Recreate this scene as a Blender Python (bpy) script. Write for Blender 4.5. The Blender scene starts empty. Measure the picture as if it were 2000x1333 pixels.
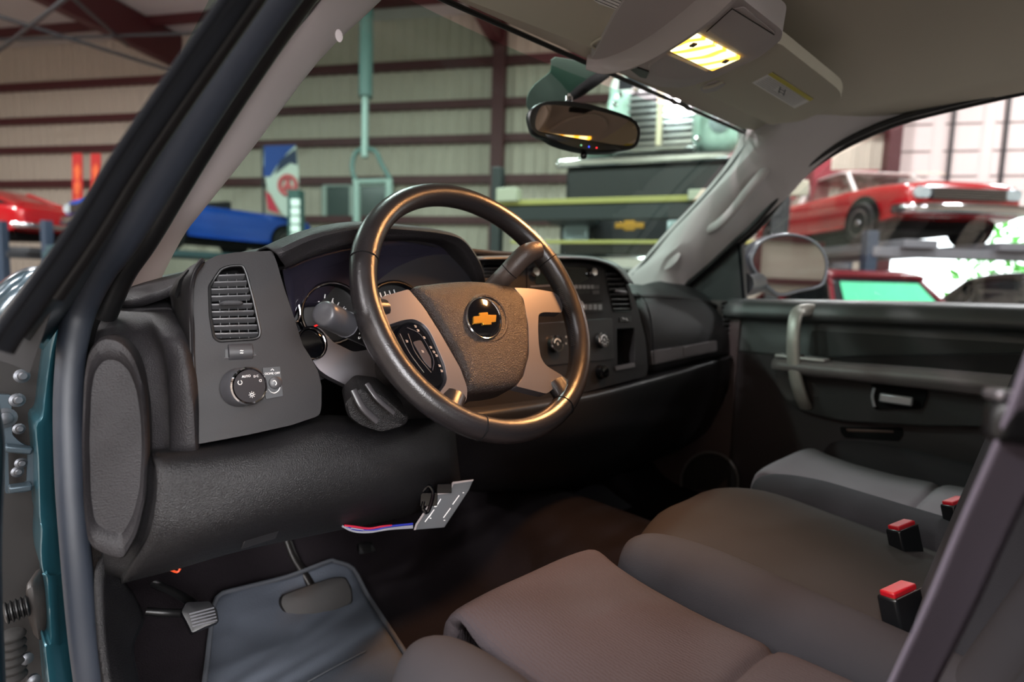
import bpy, bmesh, math, random
from mathutils import Vector as V, Matrix
random.seed(7)
# ------------------------------------------------------------------ camera and ray helpers
# truck frame: x to the passenger side, y to the front bumper, z up, steering hub at (-0.4,0,0)
CAM=V((-0.9054,-0.6061,0.0313)); YAW,PIT,ROL,FPX=[42.684,5.747,1.661,1099.9]
_y,_p,_r=[math.radians(a) for a in (YAW,PIT,ROL)]
F=V((math.sin(_y)*math.cos(_p),math.cos(_y)*math.cos(_p),-math.sin(_p)))
_rt=V((math.cos(_y),-math.sin(_y),0)); _up=_rt.cross(F)
RR=_rt*math.cos(_r)+_up*math.sin(_r); UU=-_rt*math.sin(_r)+_up*math.cos(_r)
GROUND=-1.22
def ray(x,y): return F+RR*((x-1000)/FPX)-UU*((y-666.5)/FPX)
def AX(x,y,X): d=ray(x,y); return CAM+d*((X-CAM.x)/d.x)
def AY(x,y,Y): d=ray(x,y); return CAM+d*((Y-CAM.y)/d.y)
def AZ(x,y,Z): d=ray(x,y); return CAM+d*((Z-CAM.z)/d.z)
def AD(x,y,D): return CAM+ray(x,y)*D
class PL:
    """a real plane in the place: point p, normal n towards the viewer"""
    def __init__(s,p,n):
        s.p=V(p); s.n=V(n).normalized()
        s.ex=V((0,0,1)).cross(s.n)
        s.ex=(V((1,0,0)) if s.ex.length<1e-3 else s.ex).normalized()
        s.ey=s.n.cross(s.ex).normalized()
    def at(s,x,y,d=0):
        r=ray(x,y); k=((s.p+s.n*d-CAM).dot(s.n))/r.dot(s.n); return CAM+r*k
    def pts(s,L,d=0): return [s.at(a,b,d) for a,b in L]
    def off(s,d): return PL(s.p+s.n*d,s.n)
    def loc(s,a,b,d=0): return s.p+s.ex*a+s.ey*b+s.n*d
# ------------------------------------------------------------------ materials
def lin(c):
    return tuple((v/12.92 if v<=.04045 else ((v+.055)/1.055)**2.4) for v in [x/255 for x in c])+(1,)
MATS={}
def mat(name,rgb,rough=.5,metal=0,bump=None,coat=0,emit=None,spec=.5,sheen=0,var=0,bdist=.001,aniso=None):
    if name in MATS: return MATS[name]
    m=bpy.data.materials.new(name); m.use_nodes=True; nt=m.node_tree; b=nt.nodes['Principled BSDF']
    b.inputs['Base Color'].default_value=lin(rgb); b.inputs['Roughness'].default_value=rough
    b.inputs['Metallic'].default_value=metal; b.inputs['Specular IOR Level'].default_value=spec
    b.inputs['Coat Weight'].default_value=coat; b.inputs['Coat Roughness'].default_value=.08
    if sheen: b.inputs['Sheen Weight'].default_value=sheen; b.inputs['Sheen Roughness'].default_value=.5
    if emit: b.inputs['Emission Color'].default_value=lin(emit[0]); b.inputs['Emission Strength'].default_value=emit[1]
    tc=nt.nodes.new('ShaderNodeTexCoord')
    if bump:
        sc,st=bump[:2]; kind=bump[2] if len(bump)>2 else 'noise'
        if kind=='voronoi':
            n=nt.nodes.new('ShaderNodeTexVoronoi'); n.inputs['Scale'].default_value=sc; out=n.outputs['Distance']
        else:
            n=nt.nodes.new('ShaderNodeTexNoise'); n.inputs['Scale'].default_value=sc; n.inputs['Detail'].default_value=3; out=n.outputs['Fac']
        nt.links.new(tc.outputs['Object'],n.inputs['Vector'])
        bp=nt.nodes.new('ShaderNodeBump'); bp.inputs['Strength'].default_value=st; bp.inputs['Distance'].default_value=bdist
        nt.links.new(out,bp.inputs['Height']); nt.links.new(bp.outputs['Normal'],b.inputs['Normal'])
    if var:
        n=nt.nodes.new('ShaderNodeTexNoise'); n.inputs['Scale'].default_value=9; n.inputs['Detail'].default_value=5
        nt.links.new(tc.outputs['Object'],n.inputs['Vector'])
        mx=nt.nodes.new('ShaderNodeMix'); mx.data_type='RGBA'
        c=lin(rgb); mx.inputs['A'].default_value=tuple(v*(1-var) for v in c[:3])+(1,); mx.inputs['B'].default_value=tuple(min(1,v*(1+var)) for v in c[:3])+(1,)
        nt.links.new(n.outputs['Fac'],mx.inputs['Factor']); nt.links.new(mx.outputs['Result'],b.inputs['Base Color'])
    MATS[name]=m; return m
def glass(name,tint,refl=.06,rough=0.0):
    if name in MATS: return MATS[name]
    m=bpy.data.materials.new(name); m.use_nodes=True; nt=m.node_tree; nt.nodes.clear()
    o=nt.nodes.new('ShaderNodeOutputMaterial'); t=nt.nodes.new('ShaderNodeBsdfTransparent'); g=nt.nodes.new('ShaderNodeBsdfGlossy')
    t.inputs['Color'].default_value=tuple(tint)+(1,); g.inputs['Roughness'].default_value=rough
    f=nt.nodes.new('ShaderNodeLayerWeight'); f.inputs['Blend'].default_value=.5
    pw=nt.nodes.new('ShaderNodeMath'); pw.operation='POWER'; pw.inputs[1].default_value=5
    nt.links.new(f.outputs['Facing'],pw.inputs[0])
    mu=nt.nodes.new('ShaderNodeMath'); mu.operation='MULTIPLY_ADD'; mu.inputs[1].default_value=.9; mu.inputs[2].default_value=refl
    mx=nt.nodes.new('ShaderNodeMixShader'); nt.links.new(pw.outputs[0],mu.inputs[0]); nt.links.new(mu.outputs[0],mx.inputs[0])
    nt.links.new(t.outputs[0],mx.inputs[1]); nt.links.new(g.outputs[0],mx.inputs[2]); nt.links.new(mx.outputs[0],o.inputs[0])
    MATS[name]=m; return m
PLASTIC=mat('dash_plastic',(35,33,35),.55,bump=(600,.6),bdist=.0015,spec=.35)
PLASTIC_SM=mat('dash_panel',(33,31,32),.50,bump=(900,.15),bdist=.0006,spec=.28)
PLASTIC_DK=mat('dark_plastic',(20,19,21),.42,bump=(760,.9),bdist=.0017)
BLACK=mat('black_plastic',(17,17,18),.4)
BLACKM=mat('matte_black',(10,10,11),.85,spec=.2)
GLOSSBLK=mat('gloss_black',(8,9,13),.08)
SILVER=mat('satin_silver',(134,130,134),.34,metal=.75)
TRIM=mat('light_trim',(182,173,173),.62,bump=(700,.12),bdist=.0006)
LINER=mat('headliner_cloth',(192,184,170),.95,bump=(1500,.2),spec=.2,bdist=.0005)
VISOR=mat('visor_vinyl',(198,190,174),.8,bump=(1200,.2),spec=.3,bdist=.0005)
LEATHER=mat('wheel_leather',(34,31,32),.27,bump=(650,.35),bdist=.0008,spec=.6)
AIRBAG=mat('airbag_plastic',(38,28,24),.42,bump=(620,1.0),bdist=.002)
STITCH=mat('stitch_thread',(96,92,90),.7)
CHROME=mat('chrome',(215,215,218),.08,metal=1)
GOLD=mat('gold_badge',(226,170,70),.22,metal=.8)
LETTER=mat('white_print',(222,222,222),.6,emit=((222,222,222),.12))
RED=mat('red_plastic',(168,14,28),.4)
NEEDLE=mat('red_needle',(235,20,20),.4,emit=((255,20,20),1.0))
FAB=mat('seat_cloth_light',(64,58,61),.95,bump=(900,.35),spec=.15,var=.12,bdist=.001)
FABD=mat('seat_cloth_dark',(52,50,53),.95,bump=(700,.3),spec=.15,var=.15,bdist=.001)
FABM=mat('seat_cloth_brown',(52,48,47),.95,bump=(700,.3),spec=.15,var=.15,bdist=.001)
CARPET=mat('cab_carpet',(30,26,29),1,bump=(600,.8),spec=.1,var=.3,bdist=.003)
MATG=mat('floor_mat',(72,77,86),.9,bump=(500,.6),spec=.2,var=.25,bdist=.002)
RUBBER=mat('weather_rubber',(38,43,52),.5,bump=(80,.15),bdist=.001)
RUBBERD=mat('dark_rubber',(15,16,19),.9,spec=.1)
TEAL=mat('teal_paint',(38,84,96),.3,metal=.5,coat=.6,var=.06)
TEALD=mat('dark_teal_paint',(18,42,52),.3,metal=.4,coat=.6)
STEEL=mat('primer_steel',(62,74,82),.4,metal=.6,var=.3)
DUSTY=mat('dusty_black',(25,23,22),.8,var=.3)
BELT=mat('belt_webbing',(116,108,122),.7,bump=(500,.4))
BOARD=mat('board_face',(56,59,64),.5,var=.1)
MIRROR=mat('mirror_glass',(205,205,205),.0,metal=1)
MIRRORD=mat('dim_mirror_glass',(238,220,200),.02,metal=1)
GLASS=glass('windshield_tint',(.56,.76,.69),.035)
GLASSC=glass('clear_glass',(.93,.95,.95),.03)
LENS=glass('cluster_lens',(.75,.75,.8),.12,.12)
PAPER=mat('label_paper',(240,236,234),.7)
YEL=mat('label_yellow',(205,190,60),.6)
WBLUE=mat('blue_wire',(22,38,150),.4); WRED=mat('red_wire',(170,20,50),.4); WWHT=mat('white_wire',(135,135,145),.4)
def ripple(m):
    nt=m.node_tree; b=nt.nodes['Principled BSDF']; bp=[n for n in nt.nodes if n.type=='BUMP'][0]
    tc=[n for n in nt.nodes if n.type=='TEX_COORD'][0]; w=nt.nodes.new('ShaderNodeTexWave'); w.inputs['Scale'].default_value=75; w.inputs['Distortion'].default_value=5; w.inputs['Detail'].default_value=2; w.inputs['Detail Scale'].default_value=2.5
    nt.links.new(tc.outputs['Object'],w.inputs['Vector']); b2=nt.nodes.new('ShaderNodeBump'); b2.inputs['Strength'].default_value=.35; b2.inputs['Distance'].default_value=.0012
    nt.links.new(w.outputs['Fac'],b2.inputs['Height']); nt.links.new(bp.outputs['Normal'],b2.inputs['Normal']); nt.links.new(b2.outputs['Normal'],b.inputs['Normal'])
ripple(FAB)
# ------------------------------------------------------------------ object helpers
COL=bpy.context.scene.collection
TOPS=[]
def link(o,parent=None):
    COL.objects.link(o)
    if parent is not None:
        o.parent=parent
        if parent.type=='EMPTY': o.matrix_parent_inverse=Matrix.Translation(-parent.location)
    else: TOPS.append(o)
    return o
def tag(o,label,cat,group=None,kind=None):
    if label: o['label']=label
    if cat: o['category']=cat
    if group: o['group']=group
    if kind: o['kind']=kind
    return o
def thing(name,label,cat,loc=(0,0,0),group=None):
    o=bpy.data.objects.new(name,None); o.location=V(loc); o.empty_display_size=.05
    link(o); return tag(o,label,cat,group)
def struct(o): o['kind']='structure'; return o
def mobj(name,verts,faces,m,parent=None,smooth=True,bevel=0,seg=2,solid=0,sub=0,angle=40):
    me=bpy.data.meshes.new(name); me.from_pydata([tuple(v) for v in verts],[],faces); me.validate(); me.update()
    bm=bmesh.new(); bm.from_mesh(me); bmesh.ops.remove_doubles(bm,verts=bm.verts,dist=1e-6)
    if not solid: bmesh.ops.recalc_face_normals(bm,faces=bm.faces)
    bm.to_mesh(me); bm.free()
    me.materials.append(m); o=bpy.data.objects.new(name,me); link(o,parent)
    if smooth:
        for p in me.polygons: p.use_smooth=True
        try: me.set_sharp_from_angle(angle=math.radians(angle))
        except Exception: pass
    if solid:
        md=o.modifiers.new('s','SOLIDIFY'); md.thickness=abs(solid); md.offset=-1 if solid>0 else 1
    if bevel:
        md=o.modifiers.new('b','BEVEL'); md.width=bevel; md.segments=seg; md.limit_method='ANGLE'; md.angle_limit=math.radians(35); md.harden_normals=False
    if sub:
        md=o.modifiers.new('u','SUBSURF'); md.levels=sub; md.render_levels=sub
    return o
def cr(p,n=6,closed=False):
    """catmull-rom resample"""
    P=[V(q) for q in p]; N=len(P); out=[]
    rng=range(N) if closed else range(N-1)
    for i in rng:
        if closed: a,b,c,d=P[(i-1)%N],P[i],P[(i+1)%N],P[(i+2)%N]
        else: b,c=P[i],P[i+1]; a=P[i-1] if i>0 else b*2-c; d=P[i+2] if i+2<N else c*2-b
        for k in range(n):
            t=k/n; out.append(.5*((2*b)+(c-a)*t+(2*a-5*b+4*c-d)*t*t+(3*b-a-3*c+d)*t**3))
    if not closed: out.append(P[-1])
    return out
def rp(pts,r,n=4):
    """round the corners of a closed outline (any dimension)"""
    P=[V(q) for q in pts]; N=len(P); out=[]
    for i in range(N):
        a,b,c=P[i-1],P[i],P[(i+1)%N]; rr=r[i] if isinstance(r,(list,tuple)) else r
        la,lc=(a-b).length,(c-b).length; d=min(rr,la*.45,lc*.45)
        if d<1e-6: out.append(b); continue
        s=b+(a-b)*(d/la); e=b+(c-b)*(d/lc)
        for k in range(n+1):
            t=k/n; out.append(s*(1-t)**2+b*2*t*(1-t)+e*t*t)
    return out
def loft(name,rows,m,parent=None,su=4,sv=4,solid=0,closed=False,cap=False,bevel=0,lin_=False):
    rows=[cr(r,sv,closed) if sv>1 else [V(q) for q in r] for r in rows]
    if su>1:
        cols=[cr([r[j] for r in rows],su) for j in range(len(rows[0]))]
        rows=[[c[i] for c in cols] for i in range(len(cols[0]))]
    nr,nc=len(rows),len(rows[0]); vs=[v for r in rows for v in r]; fs=[]
    for i in range(nr-1):
        for j in range(nc if closed else nc-1):
            j2=(j+1)%nc; fs.append((i*nc+j,i*nc+j2,(i+1)*nc+j2,(i+1)*nc+j))
    if cap:
        fs.append(tuple(range(nc))); fs.append(tuple((nr-1)*nc+j for j in range(nc)))
    o=mobj(name,vs,fs,m,parent,solid=solid,bevel=bevel)
    if solid:  # solidify away from the viewer: orient normals towards the camera
        me=o.data; me.update(); s=sum((CAM-p.center).dot(p.normal)*p.area for p in me.polygons)
        if s<0: me.flip_normals()
    return o
def plate(name,outline,n,depth,m,parent=None,holes=(),bevel=.0015,seg=2,smooth=True):
    """slab: outline is the near face, extruded by depth against n"""
    n=V(n).normalized(); bm=bmesh.new(); loops=[]
    for L in [outline]+list(holes):
        vs=[bm.verts.new(V(p)) for p in L]; loops.append(vs)
        for i in range(len(vs)): bm.edges.new((vs[i-1],vs[i]))
    r=bmesh.ops.triangle_fill(bm,use_beauty=True,use_dissolve=False,edges=bm.edges[:],normal=n)
    back={}
    for L in loops:
        for v in L: back[v]=bm.verts.new(v.co-n*depth)
    for f in [f for f in bm.faces]:
        if all(v in back for v in f.verts): bm.faces.new([back[v] for v in reversed(f.verts)])
    for L in loops:
        for i in range(len(L)):
            a,b=L[i-1],L[i]
            try: bm.faces.new((a,b,back[b],back[a]))
            except ValueError: pass
    bmesh.ops.recalc_face_normals(bm,faces=bm.faces)
    me=bpy.data.meshes.new(name); bm.to_mesh(me); bm.free(); me.materials.append(m)
    o=bpy.data.objects.new(name,me); link(o,parent)
    if smooth:
        for p in me.polygons: p.use_smooth=True
        me.set_sharp_from_angle(angle=math.radians(35))
    if bevel:
        md=o.modifiers.new('b','BEVEL'); md.width=bevel; md.segments=seg; md.limit_method='ANGLE'; md.angle_limit=math.radians(50)
    return o
def puff(name,outline,n,prof,m,parent=None,center=None,bev=0):
    """rings of the outline scaled about its centre and raised along n: prof=[(scale,height),...]; a last scale of 0 closes it"""
    n=V(n).normalized(); O=[V(p) for p in outline]; c=V(center) if center else sum(O,V((0,0,0)))/len(O)
    vs=[];fs=[];N=len(O)
    for k,(s,h) in enumerate(prof):
        for p in O: vs.append(c+(p-c)*max(s,1e-4)+n*h)
    for k in range(len(prof)-1):
        for j in range(N): fs.append((k*N+j,k*N+(j+1)%N,(k+1)*N+(j+1)%N,(k+1)*N+j))
    fs.append(tuple(range(N)))
    if prof[-1][0]>1e-3: fs.append(tuple((len(prof)-1)*N+j for j in range(N)))
    else:
        b=(len(prof)-1)*N
        vs=vs[:b]+[c+n*prof[-1][1]]; fs=[f for f in fs if max(f)<b]
        for j in range(N): fs.append((b-N+j,b-N+(j+1)%N,b))
        fs.append(tuple(range(N)))
    return mobj(name,vs,fs,m,parent,bevel=bev)
def frame_dirs(pts,closed,up=None):
    N=len(pts); T=[]
    for i in range(N):
        a=pts[i-1] if (i>0 or closed) else pts[0]; b=pts[(i+1)%N] if (i<N-1 or closed) else pts[-1]
        T.append((b-a).normalized())
    u=V(up) if up else (V((0,0,1)) if abs(T[0].z)<.9 else V((1,0,0)))
    fr=[]
    for t in T:
        s=t.cross(u)
        if s.length<1e-5: s=t.cross(V((1,0,0)))
        s.normalize(); w=s.cross(t).normalized()
        if not up: u=w
        fr.append((s,w))
    return fr
def tube(name,pts,r,m,parent=None,closed=False,n=12,smoothn=4,up=None,r2=None,sq=1.0,rad=None,cap=True):
    """swept tube; r half-size sideways, r2 half-size along up, sq<1 squarer section; rad optional list of radius factors"""
    P=cr(pts,smoothn,closed) if smoothn>1 else [V(p) for p in pts]
    fr=frame_dirs(P,closed,up); r2=r2 or r; vs=[];fs=[];N=len(P)
    for i,p in enumerate(P):
        k=1
        if rad:
            t=i/(N if closed else max(1,N-1))*(len(rad)-1); a=int(min(t,len(rad)-2)); k=rad[a]+(rad[a+1]-rad[a])*(t-a)
        for j in range(n):
            a=2*math.pi*j/n; ca,sa=math.cos(a),math.sin(a)
            ca=math.copysign(abs(ca)**sq,ca); sa=math.copysign(abs(sa)**sq,sa)
            vs.append(p+fr[i][0]*(ca*r*k)+fr[i][1]*(sa*r2*k))
    for i in range(N if closed else N-1):
        for j in range(n): fs.append((i*n+j,i*n+(j+1)%n,((i+1)%N)*n+(j+1)%n,((i+1)%N)*n+j))
    if not closed and cap: fs.append(tuple(range(n))); fs.append(tuple((N-1)*n+j for j in range(n)))
    return mobj(name,vs,fs,m,parent)
def lathe(name,prof,o,ax,m,parent=None,n=28,angle=35):
    """prof [(radius, distance along ax)]"""
    o=V(o); ax=V(ax).normalized(); u=ax.orthogonal().normalized(); w=ax.cross(u); vs=[];fs=[]
    for r,h in prof:
        for j in range(n):
            a=2*math.pi*j/n; vs.append(o+ax*h+(u*math.cos(a)+w*math.sin(a))*max(r,1e-5))
    for k in range(len(prof)-1):
        for j in range(n): fs.append((k*n+j,k*n+(j+1)%n,(k+1)*n+(j+1)%n,(k+1)*n+j))
    fs.append(tuple(range(n))); fs.append(tuple((len(prof)-1)*n+j for j in range(n)))
    return mobj(name,vs,fs,m,parent,angle=angle)
def box(name,c,s,m,parent=None,ax=None,bevel=.003,seg=2):
    """box centre c, full sizes s, optional axes triple"""
    c=V(c); A=ax or (V((1,0,0)),V((0,1,0)),V((0,0,1))); vs=[]
    for i in (-1,1):
        for j in (-1,1):
            for k in (-1,1): vs.append(c+A[0]*(i*s[0]/2)+A[1]*(j*s[1]/2)+A[2]*(k*s[2]/2))
    fs=[(0,1,3,2),(4,6,7,5),(0,4,5,1),(2,3,7,6),(0,2,6,4),(1,5,7,3)]
    return mobj(name,vs,fs,m,parent,smooth=bevel>0,bevel=bevel,seg=seg)
def bar(name,a,b,w,h,m,parent=None,up=(0,0,1),bevel=0):
    a,b=V(a),V(b); t=(b-a); L=t.length; t.normalize(); s=t.cross(V(up)).normalized(); u=s.cross(t)
    return box(name,(a+b)/2,(L,w,h),m,parent,(t,s,u),bevel)
def text(s,pos,ex,n,size,m,parent,name='lettering',ext=.0002):
    c=bpy.data.curves.new(name,'FONT'); c.body=s; c.size=size; c.align_x='CENTER'; c.align_y='CENTER'; c.extrude=ext
    c.materials.append(m); o=bpy.data.objects.new(name,c)
    ex=V(ex); n=V(n).normalized(); ex=(ex-n*ex.dot(n)).normalized(); ey=n.cross(ex)
    M=Matrix((ex,ey,n)).transposed().to_4x4(); M.translation=V(pos)
    COL.objects.link(o); dg=bpy.context.evaluated_depsgraph_get(); me=bpy.data.meshes.new_from_object(o.evaluated_get(dg)); me.transform(M)
    bpy.data.objects.remove(o); bpy.data.curves.remove(c); me.name=name
    if not me.materials: me.materials.append(m)
    o=bpy.data.objects.new(name,me); link(o,parent)
    return o
def multi(name,parts,m,parent=None,smooth=False):
    """several boxes (centre,size,axes) in one mesh for a pattern inside one part"""
    vs=[];fs=[]
    for c,s,A in parts:
        b=len(vs); A=A or (V((1,0,0)),V((0,1,0)),V((0,0,1))); c=V(c)
        for i in (-1,1):
            for j in (-1,1):
                for k in (-1,1): vs.append(c+A[0]*(i*s[0]/2)+A[1]*(j*s[1]/2)+A[2]*(k*s[2]/2))
        fs+=[tuple(b+q for q in f) for f in [(0,1,3,2),(4,6,7,5),(0,4,5,1),(2,3,7,6),(0,2,6,4),(1,5,7,3)]]
    return mobj(name,vs,fs,m,parent,smooth=smooth)
def segs(pairs,w,h,n):
    """line pieces lying on a plane with normal n -> entries for multi"""
    out=[]
    for a,b in pairs:
        a,b=V(a),V(b); t=b-a; L=t.length; t=t.normalized(); s=V(n).normalized().cross(t); out.append(((a+b)/2,(L,w,h),(t,s,V(n).normalized())))
    return out
# ================================================================== TRUCK SHELL
FLZ=-.60
# ---- windshield
g=thing('windshield','green-tinted windshield glass above the dashboard','windshield',(0,.4,.2))
L=[]
for X,Y,Z in [(-.66,.13,.455),(-.35,.20,.468),(0,.225,.475),(.35,.20,.478),(.665,.15,.478)]: L.append((X,Y,Z))
B=[(-.80,.60,.02),(-.42,.70,.02),(0,.74,.02),(.42,.70,.02),(.79,.60,.02)]
mid=[tuple((V(a)+V(b))/2+V((0,.012,.012))) for a,b in zip(L,B)]
loft('glass_pane',[L,mid,B],GLASS,g,su=5,sv=5)
# dark grey-green patch behind the mirror and its stalk
DARKPATCH=mat('dark_green_patch',(84,106,96),.6)
# ---- left A pillar trim
a=thing('a_pillar_trim','smooth light grey windshield pillar trim beside the open door','pillar trim',(-.75,.2,.1))
Lp=[(960,-440),(790,-260),(700,-110),(628,0),(529,120),(423,261),(353,360),(289,470),(215,594)]
Rp=[(1130,-330),(960,-200),(850,-110),(745,0),(622,120),(494,289),(398,409),(353,470),(293,588)]
def lpill(px,k,inner):   # depth rises towards the base of the pillar
    Y=.02+.34*k; return AY(px[0],px[1],Y+(.03 if inner else -.01))
ks=[-.75,-.5,-.25,0,.17,.40,.58,.76,1.0]
rows=[]
for i,k in enumerate(ks):
    l,r=lpill(Lp[i],k,False),lpill(Rp[i],k,True); d=(r-l); nn=(CAM-l).normalized()
    rows.append([l-nn*.03-d*.02,l,l+d*.3+nn*.012,l+d*.7+nn*.012,r,r-nn*.035-d*.05])
loft('trim_panel',rows,TRIM,a,solid=.004)
q=AY(662,70,.02); puff('clip_cap',[q+V((.006*math.cos(t)*.8,0,.007*math.sin(t))) for t in [i*.5236 for i in range(12)]],CAM-q,[(1,-.004),(1,0),(.9,.0006),(0,.0008)],TRIM,a)
# ---- truck body: painted jamb, seals
tb=thing('cab_shell','dark teal painted door opening of the truck with grey rubber seals','truck body',(-.85,.2,-1.0))
def jam(L,X0=-.85,dx=0): return [AX(x,y,X) for x,y,X in L]
wsc=[(185,1420,.16),(177,1333,.16),(163,1230,.165),(150,1100,.17),(140,980,.18),(135,880,.19),(134,780,.20),(140,690,.21),(155,610,.22),(190,530,.19),(234,465,.15),(302,350,.10),(372,235,.05),(450,115,0),(529,0,-.05),(640,-150,-.12),(780,-330,-.20),(960,-540,-.28)]
P=[AY(*p) for p in wsc]
tube('weatherstrip',P,.013,RUBBER,tb,n=16,smoothn=4,sq=.8,r2=.014,rad=[1.15,1.1,1.05,1,1,1,1,1.15,1.3,1.4,1.5,1.5,1.45,1.4,1.3,1.2])
# inner rubber lip
P2=[AY(x+14+(18 if y<600 else 0),y+4,Y+.045) for x,y,Y in wsc]
tube('seal_lip',P2,.009,RUBBERD,tb,n=10,smoothn=4)
P2=[AY(x+46,y+6,Y+.025) for x,y,Y in wsc[8:]]
tube('seal_lip',P2,.015,BLACK,tb,n=10,smoothn=4)
# teal jamb face
rows=[]
for L_,R_,Y in [((100,1400),(140,1400),.22),((95,1333),(135,1333),.22),((88,1265),(125,1265),.22),((99,1258),(124,1255),.225),((97,1190),(120,1180),.23),((92,1130),(118,1130),.23),((84,1118),(116,1120),.235),((80,1080),(115,1080),.24),((82,1035),(113,1035),.24),((78,1010),(112,1000),.25),((75,900),(110,900),.25),((70,835),(110,835),.25),((83,815),(112,820),.255),((90,760),(113,760),.26),((100,690),(118,690),.26),((112,640),(130,640),.27),((126,580),(150,585),.27),((150,500),(185,505),.26)]:
    l=AY(*L_,Y); r=AY(*R_,Y+.015); d=r-l; rows.append([l+V((-.004,.09,0)),l+V((-.001,.012,0)),l+d*.12,l+d*.6,r+V((0,.004,0)),r+V((.02,.04,0))])
loft('door_jamb',rows,TEAL,tb,su=3,sv=3,solid=.003)
# dark shut face behind the jamb, towards the hinges
pl=PL((-.9,.36,-.3),(0,-1,0))
plate('hinge_pillar',pl.pts([(-60,1400),(120,1400),(110,640),(55,640),(30,680),(-60,700)]),(0,-1,0),.02,DUSTY,tb)
# outer door-frame seal running up the pillar
o1=[(-20,672,-.10),(0,640,-.10),(60,556,-.10),(140,440,-.12),(220,310,-.14),(318,165,-.17),(440,-10,-.21),(500,-100,-.24),(640,-300,-.30),(820,-520,-.36)]
tube('roof_drip_seal',[AY(x+2,y+2,Y+.02) for x,y,Y in o1],.0035,RUBBERD,tb,n=12,r2=.003)
tube('roof_drip_seal',[AY(x+22,y+12,Y+.04) for x,y,Y in o1],.0095,RUBBERD,tb,n=12,r2=.008)
tube('roof_drip_seal',[AY(x+34,y+14,Y+.045) for x,y,Y in o1[:]],.0028,RUBBER,tb,n=12,r2=.003)
tube('roof_drip_seal',[AY(x+46,y+22,Y+.08) for x,y,Y in o1[2:]],.0075,BLACK,tb,n=12)
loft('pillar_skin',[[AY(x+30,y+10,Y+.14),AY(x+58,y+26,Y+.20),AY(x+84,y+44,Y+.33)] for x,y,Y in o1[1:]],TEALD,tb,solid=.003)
pl=PL((-.88,.10,-.02),(0.1,-1,0))
plate('sail_cover',pl.pts(rp([(0,622),(118,470),(160,470),(120,552),(58,732),(45,722),(0,705),(-30,700)],12)),pl.n,.012,mat('sail_black',(24,23,24),.6),tb,bevel=.003)
# fender and door mirror shape beyond the pillar
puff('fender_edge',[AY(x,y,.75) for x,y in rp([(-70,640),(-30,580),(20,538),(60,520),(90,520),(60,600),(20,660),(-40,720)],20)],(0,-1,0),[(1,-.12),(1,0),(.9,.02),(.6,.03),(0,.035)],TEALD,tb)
# ---- hinge, check strap and wiring boots of the open driver door
h=thing('hinge_bracket','grey painted upper door hinge bracket with bolts at the left edge','hinge',tuple(AY(30,880,.30)))
pl=PL((-.9,.31,-.3),(0.05,-1,0))
plate('hinge_leaf',pl.pts(rp([(-30,770),(22,772),(24,850),(40,865),(66,880),(66,950),(52,962),(10,965),(10,880),(-30,880)],5)),pl.n,.008,STEEL,h,holes=[pl.pts(rp([(16,882),(54,886),(52,945),(18,950)],5))],bevel=.002)
for (x,y,r_) in [(9,817,.013),(33,782,.009),(42,735,.009),(36,838,.007),(40,905,.007),(33,922,.007)]:
    c=pl.at(x,y,.001); lathe('bolt',[(r_*.95,0),(r_*.95,.002),(r_*.6,.003),(r_*.55,.007),(r_*.4,.008)],c,(.25,-1,.1),mat('bolt_steel',(96,98,102),.4,metal=.8),h,n=16)
bar('hinge_tab',pl.at(8,875,.01),pl.at(62,880,.01),.018,.008,STEEL,h,bevel=.002)
bar('hinge_tab',pl.at(16,956,.01),pl.at(62,950,.01),.018,.008,STEEL,h,bevel=.002)
cs=thing('door_check','black round door check housing with ribbed rubber boots','door check',tuple(AY(60,1180,.3)))
c=AY(72,1190,.27)
puff('check_housing',[AY(x,y,.27) for x,y in rp([(52,1140),(66,1131),(82,1142),(92,1155),(98,1190),(94,1230),(82,1255),(68,1240),(58,1210),(50,1170)],6)],(-.3,-1,0),[(1,-.03),(1,0),(.85,.008),(.5,.011),(0,.012)],mat('check_black',(40,36,34),.4),cs)
def boot(name,a,b,r,n,m,parent):
    a,b=V(a),V(b); d=(b-a); L_=d.length; pr=[]
    for i in range(n):
        pr+= [(r*.75,L_*i/n),(r,L_*(i+.35)/n),(r,L_*(i+.6)/n),(r*.75,L_*(i+.95)/n)]
    lathe(name,pr,a,d,m,parent,n=16,angle=60)
boot('rubber_boot',AY(8,1200,.26),AY(58,1182,.26),.013,5,BLACK,cs)
boot('rubber_boot',AY(22,1235,.27),AY(26,1330,.27),.014,6,DUSTY,cs)
lathe('bolt',[(.007,0),(.007,.006),(.004,.008)],AY(50,1286,.27),(.2,-1,.2),mat('bolt_steel',(96,98,102),.4,metal=.8),cs,n=14)
lathe('bolt',[(.007,0),(.007,.006),(.004,.008)],AY(64,1328,.27),(.2,-1,.2),mat('bolt_steel',(96,98,102),.4,metal=.8),cs,n=14)
dr=thing('vehicle_door','dark blue edge of the swung-open driver door','door',tuple(AY(-20,1000,.1))); dr['kind']='thing'
rows=[]
for y in (760,840,900,1100,1340,1420):
    x=[-6,8,10,4,12,14][(760,840,900,1100,1340,1420).index(y)]
    rows.append([AY(x-60,y,.05),AY(x-8,y,.06),AY(x,y,.09),AY(x-3,y,.16)])
loft('door_edge',rows,TEALD,dr,su=3,sv=3,solid=.004)
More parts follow.
